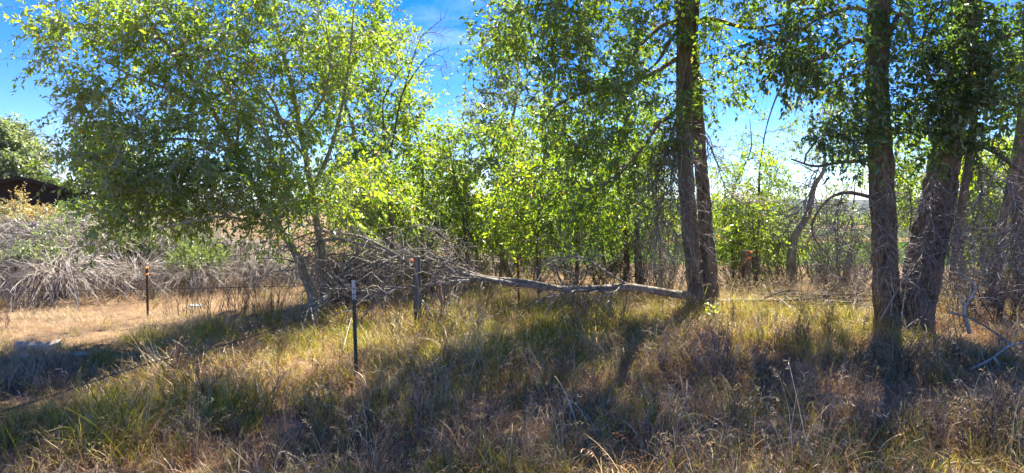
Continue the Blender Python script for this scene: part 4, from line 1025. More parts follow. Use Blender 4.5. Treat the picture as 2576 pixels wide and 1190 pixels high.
THL = [(870, 710, 13.6, 0, 1.0, 'dark bare thicket right behind the pale cottonwood stems'),
       (960, 705, 14.2, 1, 1.0, 'grey bare thicket behind the middle of the fallen branches'),
       (1060, 700, 14.0, 0, 0.95, 'dark bare thicket behind the leaning wooden post'),
       (1160, 700, 15.0, 1, 0.9, 'grey bare thicket behind the rear wooden post'),
       (1250, 705, 15.5, 1, 1.0, 'pale twiggy thicket left of the dark steel post'),
       (1340, 700, 14.6, 0, 0.9, 'dark bare thicket right of the dark steel post'),
       (1440, 700, 14.5, 0, 1.0, 'dark bare thicket behind the upturned silver branch'),
       (1520, 700, 14.2, 2, 1.1, 'low brown thicket around the leaning stump'),
       (1600, 700, 14.0, 0, 1.05, 'dark thicket at the foot of the shaded poplar stems'),
       (1680, 700, 13.6, 1, 1.1, 'grey thicket touching the left side of the great twin trunk'),
       (1835, 715, 15.2, 1, 0.7, 'open thicket between the great twin trunk and the rotten post'),
       (1950, 730, 14.2, 0, 0.5, 'small dark thicket right of the rotten post'),
       (2120, 720, 13.5, 1, 0.75, 'grey thicket left of the heavy dark cottonwood'),
       (905, 740, 12.0, 0, 0.75, 'dark twiggy thicket tangled in the left end of the fallen tree'),
       (985, 742, 11.9, 0, 0.7, 'dark twiggy thicket just left of the leaning wooden post'),
       (850, 742, 12.2, 2, 0.9, 'low dark thicket against the pale cottonwood stems'),
       (1850, 705, 16.2, 3, 0.85, 'tall bare twig screen rising just right of the great twin trunk'),
       (1930, 700, 17.0, 4, 1.0, 'tall dark bare twigs in front of the grey green poplar bush'),
       (2040, 700, 17.0, 3, 1.0, 'tall bare twig screen right of the leaning pale poplar'),
       (2110, 700, 15.0, 4, 0.9, 'tall dark bare twigs under the arching dead limb'),
       (2170, 705, 16.0, 3, 0.9, 'tall bare twigs touching the left edge of the heavy cottonwood'),
       (2275, 720, 13.5, 4, 0.85, 'tall dark bare twigs in the fork between the two heavy trunks'),
       (2450, 750, 12.2, 3, 0.8, 'tall bare twig screen right of the heavy fork'),
       (1660, 705, 14.0, 4, 0.9, 'tall dark bare twigs close to the left of the great twin trunk'),
       (1890, 700, 16.5, 1, 1.0, 'tall pale thicket behind the rotten post'),
       (1990, 690, 17.5, 1, 1.1, 'pale thicket at the foot of the leaning pale poplar'),
       (2080, 690, 15.5, 0, 0.9, 'bare thicket under the arching dead limb'),
       (2160, 710, 14.5, 1, 1.0, 'tall grey thicket crossing the view of the green field'),
       (2420, 760, 11.4, 1, 0.9, 'grey thicket at the foot of the right hand fork'),
       (2520, 790, 11.0, 0, 0.9, 'dark thicket before the leaning pale trunk'),
       (2590, 760, 11.6, 1, 1.0, 'tangled thicket cut by the right edge')]
for (px, py, Y, pr, s, lab) in THL:
    q = at(px, py, Y)
    e = empty('bare_thicket', (q[0], Y, float(gz(q[0], Y))), lab, 'thicket', 'bare thickets behind the fallen tree', rz=random.random() * 6.28)
    e.scale = (s, s, s)
    o = bpy.data.objects.new('stems', TH[pr]); o.parent = e; COL.objects.link(o); o['kind'] = 'stuff'

# rotten leaning stump behind the log
st = gp(1530, 700)
tb = Buf(); P = np.array([[st[0], st[1], -0.05 + st[2]], at(1548, 668, st[1]), at(1580, 640, st[1] + .1), at(1600, 615, st[1] + .2)])
trunk_tube(tb, P, [0.17, 0.14, 0.12, 0.10], segs=24, step=0.04, furrow=0.02, seed=8)
tag(tb.obj('leaning_stump', M['bark_dark'], origin=st, smooth=True), 'dark broken stump leaning right in the shade behind the log', 'stump')

# ------------------------------------------------------------------ fallen dead tree across the fence
rng = np.random.default_rng(400)
FY = 11.7
ft_base = np.array(at(1722, 745, FY)); ft_base[2] = float(gz(ft_base[0], ft_base[1]))
ft = empty('fallen_tree', ft_base, 'silver dead tree fallen across the old fence, its branches fanned to the left', 'fallen tree')
tb = Buf()
P = np.array([at(*p) for p in [(1735, 742, FY + .1), (1690, 738, FY), (1640, 730, FY), (1580, 722, FY), (1500, 727, FY - .1), (1400, 726, FY - .2), (1300, 714, FY - .4), (1200, 705, FY - .5), (1140, 700, FY - .6)]])
trunk_tube(tb, P, [0.068, 0.07, 0.066, 0.068, 0.06, 0.052, 0.043, 0.035, 0.027], segs=20, step=0.04, furrow=0.022, seed=3, lump=0.16)
tb.obj('trunk', M['bark_log'], ft, ft_base, smooth=True)
FB = [([(1300, 714), (1214, 701), (1119, 701), (1059, 681), (1024, 661), (964, 631), (894, 611), (844, 601), (784, 620)], 11.3, 10.6, 0.042),
      ([(1400, 722), (1320, 706), (1219, 696), (1164, 676), (1124, 656), (1069, 646), (1014, 643)], 11.4, 11.0, 0.032),
      ([(1180, 706), (1144, 708), (1069, 718), (994, 726), (919, 733), (844, 728), (819, 747)], 11.0, 10.4, 0.034),
      ([(1100, 694), (1044, 673), (989, 636), (914, 598), (844, 586), (799, 583), (744, 601), (709, 631)], 11.0, 10.5, 0.030),
      ([(1250, 706), (1180, 690), (1100, 672), (1010, 655), (930, 660), (860, 690), (800, 720)], 11.2, 10.8, 0.026),
      ([(1578, 716), (1513, 676), (1473, 651), (1423, 641)], 11.7, 11.3, 0.026),
      ([(1480, 730), (1438, 733), (1378, 751)], 11.5, 11.1, 0.022),
      ([(1560, 720), (1540, 745), (1510, 783)], 11.5, 11.0, 0.014),
      ([(1062, 755), (1068, 765), (1090, 800), (1125, 835), (1180, 862)], 10.4, 10.0, 0.016),
      ([(1150, 700), (1080, 668), (1000, 664), (930, 640), (870, 640), (800, 640), (740, 660)], 11.3, 11.2, 0.020),
      ([(1000, 726), (960, 745), (920, 790), (880, 830)], 10.5, 10.2, 0.016),
      ([(830, 600), (800, 610), (795, 650), (800, 700)], 10.6, 10.6, 0.014),
      ([(1230, 700), (1190, 680), (1150, 640), (1110, 590), (1080, 575)], 11.3, 11.4, 0.012)]
tw = Buf()
for (pts, y0, y1, r) in FB:
    yy = np.linspace(y0, y1, len(pts))
    P = np.array([at(p[0], p[1], y) for p, y in zip(pts, yy)])
    tb = Buf()
    C, R = trunk_tube(tb, P, 0.88 * np.linspace(r, max(0.009, r * 0.42), len(P)), segs=9, step=0.05, furrow=0.003, seed=r * 100, lump=0.14)
    tb.obj('branch', M['wood_silver'], ft, ft_base, smooth=True)
    L = np.sum(np.linalg.norm(np.diff(P, axis=0), axis=1))
    spray(tw, C, int(14 + 11 * L), 0.85, spread=0.85, droop=0.45, K=7, r=0.0085, S=4, lo=0.1, up=-0.05, wob=0.10, sub=3, tint=(0, 0.9), fwd=0.8)
tw.obj('twigs', M['twig_grey'], ft, ft_base, kind='stuff')

def dead_branch(name, label, lines, r, mat='twig_silver', group=None, n=8, L=0.4, sub=1):
    b = Buf(); o = None
    for pts in lines:
        P = catmull(np.array([at(*p) for p in pts]), 18)
        if o is None: o = P[0].copy()
        tubes(b, P[None], np.linspace(r, r * 0.4, 18)[None], S=7, tint=[0.7])
        spray(b, P, n, L, spread=0.7, droop=0.3, K=5, r=r * 0.4, lo=0.2, sub=sub)
    return tag(b.obj(name, M[mat], origin=o, smooth=True), label, 'branch', group)
dead_branch('dead_branch', 'thin bleached branch dangling beside the pale cottonwood stems down into the grass', [[(779, 765, 10.6), (762, 830, 10.2), (775, 890, 9.6), (793, 935, 9.0)], [(782, 775, 10.5), (792, 830, 10.1), (800, 868, 9.8), (787, 900, 9.5)]], 0.010, n=6, L=0.25)
dead_branch('dead_branch', 'pale broken twig leaning in the grass left of the green steel post', [[(884, 800, 9.2), (870, 850, 8.9), (862, 890, 8.6), (854, 928, 8.4)]], 0.008, n=7, L=0.25)
dead_branch('dead_branch', 'long grey fallen branch sloping down to the right edge of the view', [[(2385, 785, 9.3), (2440, 800, 9.0), (2500, 835, 8.4), (2560, 875, 7.9), (2620, 900, 7.6)]], 0.016, n=10, L=0.4, mat='twig_grey')
dead_branch('dead_branch', 'crooked pale branch with peeling bark standing right of the heavy fork', [[(2440, 840, 9.4), (2425, 780, 9.5), (2435, 755, 9.5), (2455, 720, 9.6), (2420, 690, 9.7), (2380, 655, 9.8)]], 0.028, n=9, L=0.45, mat='twig_silver')
dead_branch('dead_branch', 'bleached forked branch leaning against the fork of the heavy cottonwood', [[(2210, 812, 10.1), (2240, 760, 10.1), (2275, 700, 10.15), (2300, 660, 10.2)], [(2268, 800, 10.05), (2276, 740, 10.1), (2282, 700, 10.15)]], 0.012, n=4, L=0.3)
dead_branch('dead_branch', 'short bleached twig poking from the grass before the right hand trunks', [[(2250, 860, 9.3), (2285, 820, 9.4), (2320, 795, 9.5)]], 0.009, n=2, L=0.15)
dead_branch('dead_branch', 'weathered broken branch lying in the dappled grass at the right edge', [[(2440, 930, 7.6), (2490, 905, 7.7), (2540, 870, 7.8), (2590, 860, 7.9)], [(2500, 900, 7.7), (2512, 920, 7.6), (2510, 945, 7.5)]], 0.016, n=6, L=0.3)
dead_branch('dead_branch', 'pale twig lying across the dark grass below the great twin trunk', [[(1960, 750, 11.9), (2010, 790, 11.0), (2050, 812, 10.6)]], 0.008, n=4, L=0.2)

# log beyond the twin trunk and brush pile
lg = gp(1830, 757)
tb = Buf()
P = np.array([at(1812, 748, 12.3), at(1850, 748, 12.5), at(1905, 752, 12.7), at(1975, 756, 12.9)]); P[:, 2] = gz(P[:, 0], P[:, 1]) + 0.10
trunk_tube(tb, P, [0.085, 0.085, 0.08, 0.07], segs=20, step=0.05, furrow=0.01, seed=14)
tag(tb.obj('fallen_log', M['wood_silver'], origin=P[0], smooth=True), 'grey log lying behind the right side of the great twin trunk', 'log')
rng = np.random.default_rng(410)
pb = Buf()
for k in range(60):
    x = rng.uniform(1940, 2185); Y = rng.uniform(11.8, 12.8)
    p = at(x, 760, Y); p[2] = float(gz(p[0], p[1])) + rng.uniform(0.0, 0.32)
    d = nrm(np.array([rng.normal(0, 1), rng.normal(0, .5), rng.normal(0, .12)])) * rng.uniform(0.3, 0.9)
    Q = catmull(np.array([p - d, p + rng.normal(size=3) * 0.05, p + d]), 8)
    tubes(pb, Q[None], np.linspace(0.012, 0.005, 8)[None] * rng.uniform(0.6, 1.5), S=5)
    spray(pb, Q, 5, 0.35, K=4, r=0.004, sub=2)
c0 = at(2060, 760, 12.3); c0[2] = float(gz(c0[0], c0[1]))
bp_ = empty('brush_pile', c0, 'low dark pile of cut sticks in the shade left of the heavy cottonwood', 'brush pile')
pb.obj('sticks', M['twig_dark'], bp_, c0, kind='stuff')

# ------------------------------------------------------------------ fence posts, wires
def tpost(px, pyb, pyt, mats, label, caps, tilt=0.0, white=0.0):
    g = gp(px, pyb); Y = g[1]
    top = at(px, pyt, Y)[2] - g[2]
    e = empty('steel_post', g, label, 'fence post', 'steel fence posts')
    e.rotation_euler = (0, tilt, 0.15)
    def tee(z0, z1, s=1.0):
        b = Buf()
        w, t, st_ = 0.019 * s, 0.0045 * s, 0.034 * s
        prof = [(-w, 0), (w, 0), (w, t), (t / 2, t), (t / 2, st_), (-t / 2, st_), (-t / 2, t), (-w, t)]
        V = [(x, y - 0.004, z) for z in (z0, z1) for (x, y) in prof]
        Q = [(i, (i + 1) % 8, 8 + (i + 1) % 8, 8 + i) for i in range(8)]
        b.add(V, quads=Q + [(8, 9, 10, 15), (10, 11, 14, 15), (11, 12, 13, 14)])
        return b
    zc = top - white
    tee(-0.05, zc).obj('shaft', M[mats], e)
    if white:
        tee(zc, top).obj('painted_tip', M['tpost_white'], e)
    sb = Buf(); z = 0.12
    while z < top - 0.05:
        box(sb, -0.008, 0.008, -0.016, -0.0045, z, z + 0.014); z += 0.055
    sb.obj('studs', M[mats], e, kind='stuff')
    for (pyc, ztop_) in caps:
        zc_ = at(px, pyc, Y)[2] - g[2]
        cb = Buf()
        a = np.arange(10) * 2 * math.pi / 10
        rings = [(0.022, -0.016), (0.030, -0.012), (0.030, 0.010), (0.020, 0.018)]
        V = np.array([[(r * math.cos(t), r * math.sin(t) + 0.008, zc_ + z) for t in a] for r, z in rings]).reshape(-1, 3)
        idx = np.arange(40).reshape(4, 10)
        Q = np.stack([idx[:-1], np.roll(idx[:-1], -1, 1), np.roll(idx[1:], -1, 1), idx[1:]], -1).reshape(-1, 4)
        T = [(0, i + 1, i) for i in range(1, 9)] + [(30, 30 + i, 31 + i) for i in range(1, 9)]
        cb.add(V, quads=Q, tris=T)
        box(cb, -0.012, 0.012, -0.052, -0.018, zc_ - 0.010, zc_ + 0.008)
        cb.obj('insulator', M['orange'], e)
    return e, g, top
tA = tpost(897, 965, 705, 'tpost_green', 'dark green steel fence post with a white tip in the front grass', [], tilt=-0.02, white=0.21)
tB = tpost(372, 795, 672, 'rust', 'rusty steel post with two orange insulators before the dead brush', [(674, 0), (690, 0)])
tC = tpost(1306, 780, 650, 'rust', 'dark steel post with orange insulators rising through the fallen tree', [(656, 0), (678, 0)], tilt=-0.03)

def wood_post(name, px, pyb, pyt, r, label, mat='post_wood', lean=(0, 0), rough=0.004, caps=()):
    g = gp(px, pyb); top = at(px, pyt, g[1])[2] - g[2]
    e = empty(name, g, label, 'fence post', 'wooden fence posts')
    b = Buf()
    P = np.array([[0, 0, -0.1], [lean[0] * .5, lean[1] * .5, top * 0.5], [lean[0], lean[1], top]])
    trunk_tube(b, P, [r, r * 0.98, r * 0.94], segs=28, step=0.03, furrow=rough, seed=px * 0.01, lump=0.05, freq=14)
    b.obj('shaft', M[mat], e, smooth=True)
    for (dx, dz) in caps:
        cb = Buf()
        box(cb, lean[0] + dx - 0.024, lean[0] + dx + 0.024, lean[1] - r - 0.035, lean[1] - r + 0.01, top - dz - 0.022, top - dz + 0.022)
        box(cb, lean[0] + dx - 0.018, lean[0] + dx + 0.018, lean[1] - r - 0.075, lean[1] - r - 0.045, top - dz - 0.012, top - dz + 0.012)
        cb.obj('insulator', M['orange'], e)
    return e, g, top
wA = wood_post('wooden_post', 1051, 826, 645, 0.064, 'weathered grey wooden post under the fallen branches', lean=(-0.01, 0), caps=[(-0.06, 0.06)])
wB = wood_post('wooden_post', 1122, 776, 628, 0.075, 'rear wooden post showing its sawn top above the fallen tree', caps=[(-0.05, 0.09)])
wC = wood_post('wooden_post', 1866, 752, 630, 0.11, 'rough rotten post with orange insulators on its top right of the great twin trunk', mat='bark_furrowed', lean=(0.10, 0), rough=0.03, caps=[(0.03, 0.03), (0.0, 0.14)])
wD = wood_post('wooden_post', 1908, 735, 645, 0.055, 'thin dark brace post leaning on the rotten post', mat='bark_dark', lean=(-0.14, 0), rough=0.012)
g = np.array([at(201, 575, 19.0)[0], 19.0, float(gz(at(201, 575, 19.0)[0], 19.0))])
pb = Buf(); ptop = at(201, 537, 19.0)[2] - g[2]
box(pb, -0.045, 0.045, -0.045, 0.045, -0.05, ptop); 
pe = pb.obj('wooden_post', M['post_pale'], origin=(0, 0, 0)); pe.location = g; pe.rotation_euler = (0, 0.02, 0.4)
tag(pe, 'small pale square post standing in the brush below the shed', 'fence post', 'wooden fence posts')

def wire(label, pts, r=0.0046, barbs=True, sag=0.0):
    b = Buf()
    P = catmull(np.array(pts), 90)
    t = np.linspace(0, 1, 90)
    P[:, 2] -= sag * np.sin(t * math.pi)
    a = t * 220
    for ph in (0, math.pi):
        Q = P + np.stack([0 * a, np.cos(a + ph), np.sin(a + ph)], -1) * r * 0.7
        tubes(b, Q[None], np.full((1, 90), r * 0.75), S=4)
    if barbs:
        L = np.sum(np.linalg.norm(np.diff(P, axis=0), axis=1))
        k = np.linspace(1, 88, int(L / 0.13)).astype(int)
        for s in range(2):
            d = rand_dirs(len(k)) * 0.018
            tubes(b, np.stack([P[k] - d, P[k] + d], 1), np.full((len(k), 2), 0.0018), S=3)
    return tag(b.obj('barbed_wire', M['wire'], origin=P[0]), label, 'wire', 'barbed wires of the old fence')
def on(post, z, dx=0.0):
    return post[1] + np.array([dx, -0.03, z])
wire('slack barbed wire from the green steel post down to the lower left', [on(tA, 0.93), at(640, 845, 6.3), at(370, 916, 5.6), at(225, 963, 5.2), at(35, 1026, 4.8), at(-250, 1110, 4.4)], r=0.0036)
wire('barbed wire strung from the rusty post to the rear wooden post at mid height', [at(-60, 735, 12.1), on(tB, 0.52), on(wB, 0.5)], sag=0.04)
wire('barbed wire from the rear wooden post through the dark steel post', [on(wB, 0.7), on(tC, 0.6), on(wC, 0.6)], sag=0.05)
wire('barbed wire hooked from the wooden post to the rear wooden post', [on(wA, 0.8), on(wB, 0.8)], sag=0.02)

# ------------------------------------------------------------------ wood scraps on the left
def slab(name, px, py, L, w, h, rz, label, mat='slab_wood'):
    p = gp(px, py)
    n = 22; b = Buf()
    xs = np.linspace(-L / 2, L / 2, n)
    prof = np.array([(-1, 0), (-0.9, 0.7), (-0.3, 1), (0.35, 0.9), (0.9, 0.6), (1, 0)])
    V = []
    for i, x in enumerate(xs):
        k = 0.75 + 0.45 * vnoise(np.array([[x * 4 + px, 0.3, 0]]))[0]
        e = 1 - 0.5 * abs(2 * i / (n - 1) - 1) ** 5
        for j, (a, c) in enumerate(prof):
            jit = (vnoise(np.array([[x * 9, j * 3.1, px]]))[0] - 0.5) * 0.3
            V.append((x + (jit * 0.15 if i in (0, n - 1) else 0), a * w / 2 * k * e, c * h * k * (0.85 + jit) - 0.01))
    m = len(prof); idx = np.arange(n * m).reshape(n, m)
    Q = np.stack([idx[:-1, :-1], idx[1:, :-1], idx[1:, 1:], idx[:-1, 1:]], -1).reshape(-1, 4)
    T = [(idx[e, 0], idx[e, k], idx[e, k + 1]) for e in (0, n - 1) for k in range(1, m - 1)]
    b.add(V, quads=Q, tris=T)
    o = b.obj(name, M[mat]); o.location = p + np.array([0, 0, 0.02]); o.rotation_euler = (0, 0, rz)
    return tag(o, label, 'wood', 'weathered wood scraps at the left')
slab('wood_slab', 98, 884, 0.50, 0.17, 0.15, 0.55, 'bleached split log lying in the dry grass near the left edge')
slab('wood_slab', 185, 898, 0.36, 0.06, 0.06, 0.25, 'narrow bleached splinter of wood just right of the split log')
slab('wood_slab', 40, 905, 0.24, 0.07, 0.05, 0.7, 'flat grey wood scrap at the lower left of the split log')
p = gp(492, 772)
b = Buf(); box(b, -0.11, 0.11, -0.07, 0.07, 0.015, 0.035)
o = b.obj('white_board', M['white_board']); o.location = p; o.rotation_euler = (0.12, 0.05, 0.3)
tag(o, 'small white board lying in the tan grass beneath the brush', 'board')

# ------------------------------------------------------------------ grass
def blades(buf, n, L, w, lean, curl, rad, K=4, tint=(0.2, 0.9), head=0.0, head_len=0.12):
    a = rng.random(n) * 2 * math.pi
    r0 = rad * np.sqrt(rng.random(n)); a0 = rng.random(n) * 2 * math.pi
    p0 = np.stack([r0 * np.cos(a0), r0 * np.sin(a0), np.full(n, -0.02)], -1)
    d = np.stack([np.cos(a), np.sin(a), 0 * a], -1)
    ln = L * (0.45 + 0.75 * rng.random(n))[:, None]
    le = lean * (0.3 + rng.random(n))[:, None]
    cu = curl * (0.2 + 1.1 * rng.random(n))[:, None]
    up = np.array([0, 0, 1.0])
    p1 = p0 + (up + d * le * 0.5) * ln * 0.35
    p2 = p1 + nrm(up + d * (le + cu * 0.35)) * ln * 0.35
    p3 = p2 + nrm(up * (1 - cu) + d * (le + cu)) * ln * 0.35
    Q = bez(p0, p1, p2, p3, K)
    # sway of neighbouring blades
    side = nrm(np.cross(d, up) + rng.normal(size=(n, 3)) * 0.35)
    wd = w * (0.6 + 0.8 * rng.random(n))[:, None] * np.linspace(1, 0.12, K)[None, :]
    A = Q - side[:, None, :] * wd[..., None] * 0.5; B = Q + side[:, None, :] * wd[..., None] * 0.5
    V = np.stack([A, B], 2).reshape(-1, 3)
    idx = np.arange(n * K * 2).reshape(n, K, 2)
    Qd = np.stack([idx[:, :-1, 0], idx[:, :-1, 1], idx[:, 1:, 1], idx[:, 1:, 0]], -1).reshape(-1, 4)
    tn = tint[0] + (tint[1] - tint[0]) * rng.random(n)
    buf.add(V, quads=Qd, tint=np.repeat(tn, K * 2))
    if head:
        m = int(n * head); s = 7
        e = nrm(Q[:m, -1] - Q[:m, -2])
        ii = np.repeat(np.arange(m), s)
        u = np.tile(np.linspace(-0.5, 1, s), m)[:, None]
        bp = Q[ii, -1] + e[ii] * u * head_len * 0.6 + np.array([0, 0, -1]) * (u + .5) ** 2 * head_len * 0.16
        ax = nrm(e[ii] * 0.8 + np.array([0, 0, -0.7]) + rng.normal(size=(m * s, 3)) * 0.45)
        leaves(buf, bp, ax, rand_dirs(m * s), np.full(m * s, head_len * 0.24), np.clip(tn[ii] + 0.05, 0, 1), 2, wid=0.26)

def tuft(kind, seed):
    global rng
    rng = np.random.default_rng(seed)
    b = Buf()
    if kind == 'cheat':
        blades(b, 16, 0.31, 0.0060, 0.5, 1.5, 0.15, K=7, tint=(0.1, 1.0), head=0.7, head_len=0.085)
        blades(b, 12, 0.17, 0.010, 1.2, 1.0, 0.16, K=4, tint=(0.0, 0.6))
        mt = 'cheat'
    elif kind == 'straw':
        blades(b, 24, 0.20, 0.0045, 0.6, 0.7, 0.16, K=4, tint=(0.2, 1.0), head=0.4, head_len=0.06)
        blades(b, 18, 0.12, 0.006, 1.2, 0.7, 0.16, K=3, tint=(0.0, 0.8)); mt = 'straw'
    elif kind == 'green':
        blades(b, 17, 0.33, 0.0100, 0.36, 0.85, 0.15, K=6, tint=(0.1, 0.8))
        blades(b, 9, 0.28, 0.008, 0.5, 0.8, 0.13, K=4, tint=(0.7, 1.0)); mt = 'green'
    elif kind == 'ash':
        blades(b, 16, 0.34, 0.0088, 0.6, 1.5, 0.13, K=7, tint=(0.05, 1.0))
        blades(b, 12, 0.22, 0.009, 0.9, 0.9, 0.12, K=5, tint=(0.0, 0.7)); mt = 'ash'
    elif kind == 'scrub':
        for q in range(7):
            a = rng.random() * 6.283; h = 0.30 * (0.6 + 0.7 * rng.random())
            d = np.array([math.cos(a) * 0.5 * rng.random(), math.sin(a) * 0.5 * rng.random(), 1.0])
            P = catmull(np.array([[0, 0, -0.02], d * h * 0.5 + rng.normal(size=3) * 0.02, d * h]), 6)
            tubes(b, P[None], np.linspace(0.0035, 0.0015, 6)[None], S=3, tint=[rng.random()])
            Q = spray(b, P, 7, 0.13, spread=0.9, droop=0.0, K=4, r=0.0022, lo=0.3, up=0.5, sub=0)
            e = Q[:, -1]
            ii = np.repeat(np.arange(len(e)), 3)
            leaves(b, e[ii] + rng.normal(size=(len(ii), 3)) * 0.010, rand_dirs(len(ii)), rand_dirs(len(ii)), np.full(len(ii), 0.017), 0.1 + 0.6 * rng.random(len(ii)), 2, wid=0.6)
        blades(b, 8, 0.2, 0.010, 0.8, 1.4, 0.12, K=5, tint=(0.1, 0.8))
        mt = 'scrub'
    else:   # tall seeding stalks
        blades(b, 12, 0.55, 0.0045, 0.22, 0.6, 0.10, K=6, tint=(0.3, 1.0), head=1.0, head_len=0.12)
        blades(b, 10, 0.25, 0.006, 0.6, 0.8, 0.1, K=4, tint=(0.1, 0.6)); mt = 'straw'
    o = bpy.data.objects.new(kind + '_tuft', b.mesh(kind + '_tuft', M[mt]))
    return o

NVAR = 7
kinds = ['cheat', 'straw', 'green', 'ash', 'stalk', 'scrub']
tuft_cols = {}
for ki, kd in enumerate(kinds):
    c = bpy.data.collections.new('tufts_' + kd)
    for v in range(NVAR):
        o = tuft(kd, 1000 + ki * 50 + v)
        o.name = '%s_tuft_%02d' % (kd, v)
        c.objects.link(o)
    tuft_cols[kd] = c

def scatter_nodes(name, col):
    ng = bpy.data.node_groups.new(name, 'GeometryNodeTree')
    ng.interface.new_socket('Geometry', in_out='INPUT', socket_type='NodeSocketGeometry')
    ng.interface.new_socket('Geometry', in_out='OUTPUT', socket_type='NodeSocketGeometry')
    n = ng.nodes; l = ng.links
    i = n.new('NodeGroupInput'); o = n.new('NodeGroupOutput')
    ci = n.new('GeometryNodeCollectionInfo')
    ci.inputs['Collection'].default_value = col
    ci.inputs['Separate Children'].default_value = True
    ci.inputs['Reset Children'].default_value = True
    ip = n.new('GeometryNodeInstanceOnPoints')
    ip.inputs['Pick Instance'].default_value = True
    def na(nm, ty):
        a = n.new('GeometryNodeInputNamedAttribute'); a.data_type = ty
        a.inputs['Name'].default_value = nm
        return [s for s in a.outputs if s.enabled and s.name == 'Attribute'][0]
    e2r = n.new('FunctionNodeEulerToRotation')
    l.new(i.outputs[0], ip.inputs['Points'])
    l.new(ci.outputs[0], ip.inputs['Instance'])
    l.new(na('variant', 'INT'), ip.inputs['Instance Index'])
    l.new(na('turn', 'FLOAT_VECTOR'), e2r.inputs[0]); l.new(e2r.outputs[0], ip.inputs['Rotation'])
    l.new(na('size', 'FLOAT'), ip.inputs['Scale'])
    l.new(ip.outputs[0], o.inputs[0])
    return ng

def scatter(name, kind, pts, size, tilt, label):
    n = len(pts)
    me = bpy.data.meshes.new(name)
    me.vertices.add(n)
    me.vertices.foreach_set('co', pts.astype(np.float32).ravel())
    a = me.attributes.new('variant', 'INT', 'POINT'); a.data.foreach_set('value', rng.integers(0, NVAR, n).astype(np.int32))
    a = me.attributes.new('turn', 'FLOAT_VECTOR', 'POINT')
    a.data.foreach_set('vector', np.stack([rng.normal(0, 0.12, n) + tilt[1], rng.normal(0, 0.12, n) + tilt[0], rng.random(n) * 6.283], -1).astype(np.float32).ravel())
    a = me.attributes.new('size', 'FLOAT', 'POINT'); a.data.foreach_set('value', size.astype(np.float32))
    o = bpy.data.objects.new(name, me); COL.objects.link(o)
    md = o.modifiers.new('scatter', 'NODES'); md.node_group = scatter_nodes(name, tuft_cols[kind])
    tag(o, label, 'grass', kind='stuff')
    return o

rng = np.random.default_rng(777)
# candidate points over the seen ground, denser near the camera
cand = []
for (y0, y1, dens) in ((3.6, 6.5, 72), (6.5, 10, 62), (10, 15, 56), (15, 22, 40), (22, 30, 12)):
    hw0 = y1 * 0.82 + 0.8
    n = int((y1 - y0) * 2 * hw0 * dens)
    p = np.stack([rng.uniform(-hw0, hw0, n), rng.uniform(y0, y1, n)], -1)
    p = p[np.abs(p[:, 0]) < p[:, 1] * 0.80 + 1.0]
    cand.append(p)
cand = np.concatenate(cand)
cx, cy = cand[:, 0], cand[:, 1]
cz = gz(cx, cy)
def nz2(s, k): return vnoise(np.stack([cx * s, cy * s, 0 * cx + k], -1))
def blob(px, py, rx, ry):
    g = gp(px, py)
    return np.exp(-((cx - g[0]) / rx) ** 2 - ((cy - g[1]) / ry) ** 2)
wt = {}
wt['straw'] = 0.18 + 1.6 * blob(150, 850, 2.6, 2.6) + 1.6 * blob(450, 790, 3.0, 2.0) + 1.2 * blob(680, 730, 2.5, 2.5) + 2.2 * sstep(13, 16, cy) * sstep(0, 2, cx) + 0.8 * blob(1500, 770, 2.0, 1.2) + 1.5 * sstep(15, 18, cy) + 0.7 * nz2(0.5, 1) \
    + 0.5 * blob(2250, 890, 0.8, 0.7)
wt['green'] = 0.10 + 0.7 * blob(300, 1060, 1.0, 0.7) + 0.7 * blob(650, 1010, 1.2, 0.8) + 0.6 * blob(1000, 1040, 0.9, 0.7) + 0.5 * sstep(0.55, 0.78, nz2(0.55, 2)) + 1.6 * blob(1260, 830, 1.0, 1.6) + 1.2 * blob(430, 850, 2.2, 1.0) + 1.0 * blob(700, 880, 1.6, 1.2) + 1.3 * blob(2020, 800, 1.4, 1.3) + 0.9 * blob(2300, 870, 1.0, 0.8) + 0.9 * blob(1430, 800, 1.4, 1.0) \
    + 0.7 * blob(1000, 950, 1.5, 0.9) + 0.7 * blob(250, 1080, 0.9, 0.7) + 0.7 * blob(1500, 900, 1.3, 0.8)
wt['green'] *= sstep(15, 12.5, cy)
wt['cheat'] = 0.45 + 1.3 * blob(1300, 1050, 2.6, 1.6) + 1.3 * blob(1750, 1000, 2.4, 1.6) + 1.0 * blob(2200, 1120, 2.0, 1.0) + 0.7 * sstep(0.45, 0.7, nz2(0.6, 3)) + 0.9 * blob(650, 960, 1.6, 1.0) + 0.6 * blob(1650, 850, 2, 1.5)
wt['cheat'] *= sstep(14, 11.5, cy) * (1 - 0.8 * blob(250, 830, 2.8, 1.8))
wt['ash'] = 0.08 + 1.1 * sstep(0.52, 0.72, nz2(0.7, 4)) + 1.8 * blob(850, 1120, 0.8, 0.8) + 1.6 * blob(500, 960, 0.8, 0.7) + 1.2 * blob(2150, 1010, 1.5, 0.8) + 1.2 * blob(1980, 840, 0.5, 0.5) + 0.9 * blob(150, 1000, 0.8, 0.6) + 0.8 * blob(1400, 1150, 1.2, 0.5) + 0.8 * blob(2450, 1100, 1.0, 0.8)
wt['ash'] *= sstep(13, 11, cy) * (1 - 0.9 * blob(250, 830, 2.8, 1.8))
wt['scrub'] = 0.01 + 0.22 * sstep(0.58, 0.75, nz2(0.8, 12)) + 0.8 * blob(2050, 1010, 1.5, 0.7) + 0.55 * blob(1750, 960, 1.0, 0.6) + 0.4 * blob(2300, 1080, 1.0, 0.6) + 0.6 * blob(850, 1110, 0.6, 0.5) + 0.5 * blob(480, 950, 0.6, 0.5)
wt['scrub'] *= sstep(12, 10, cy)
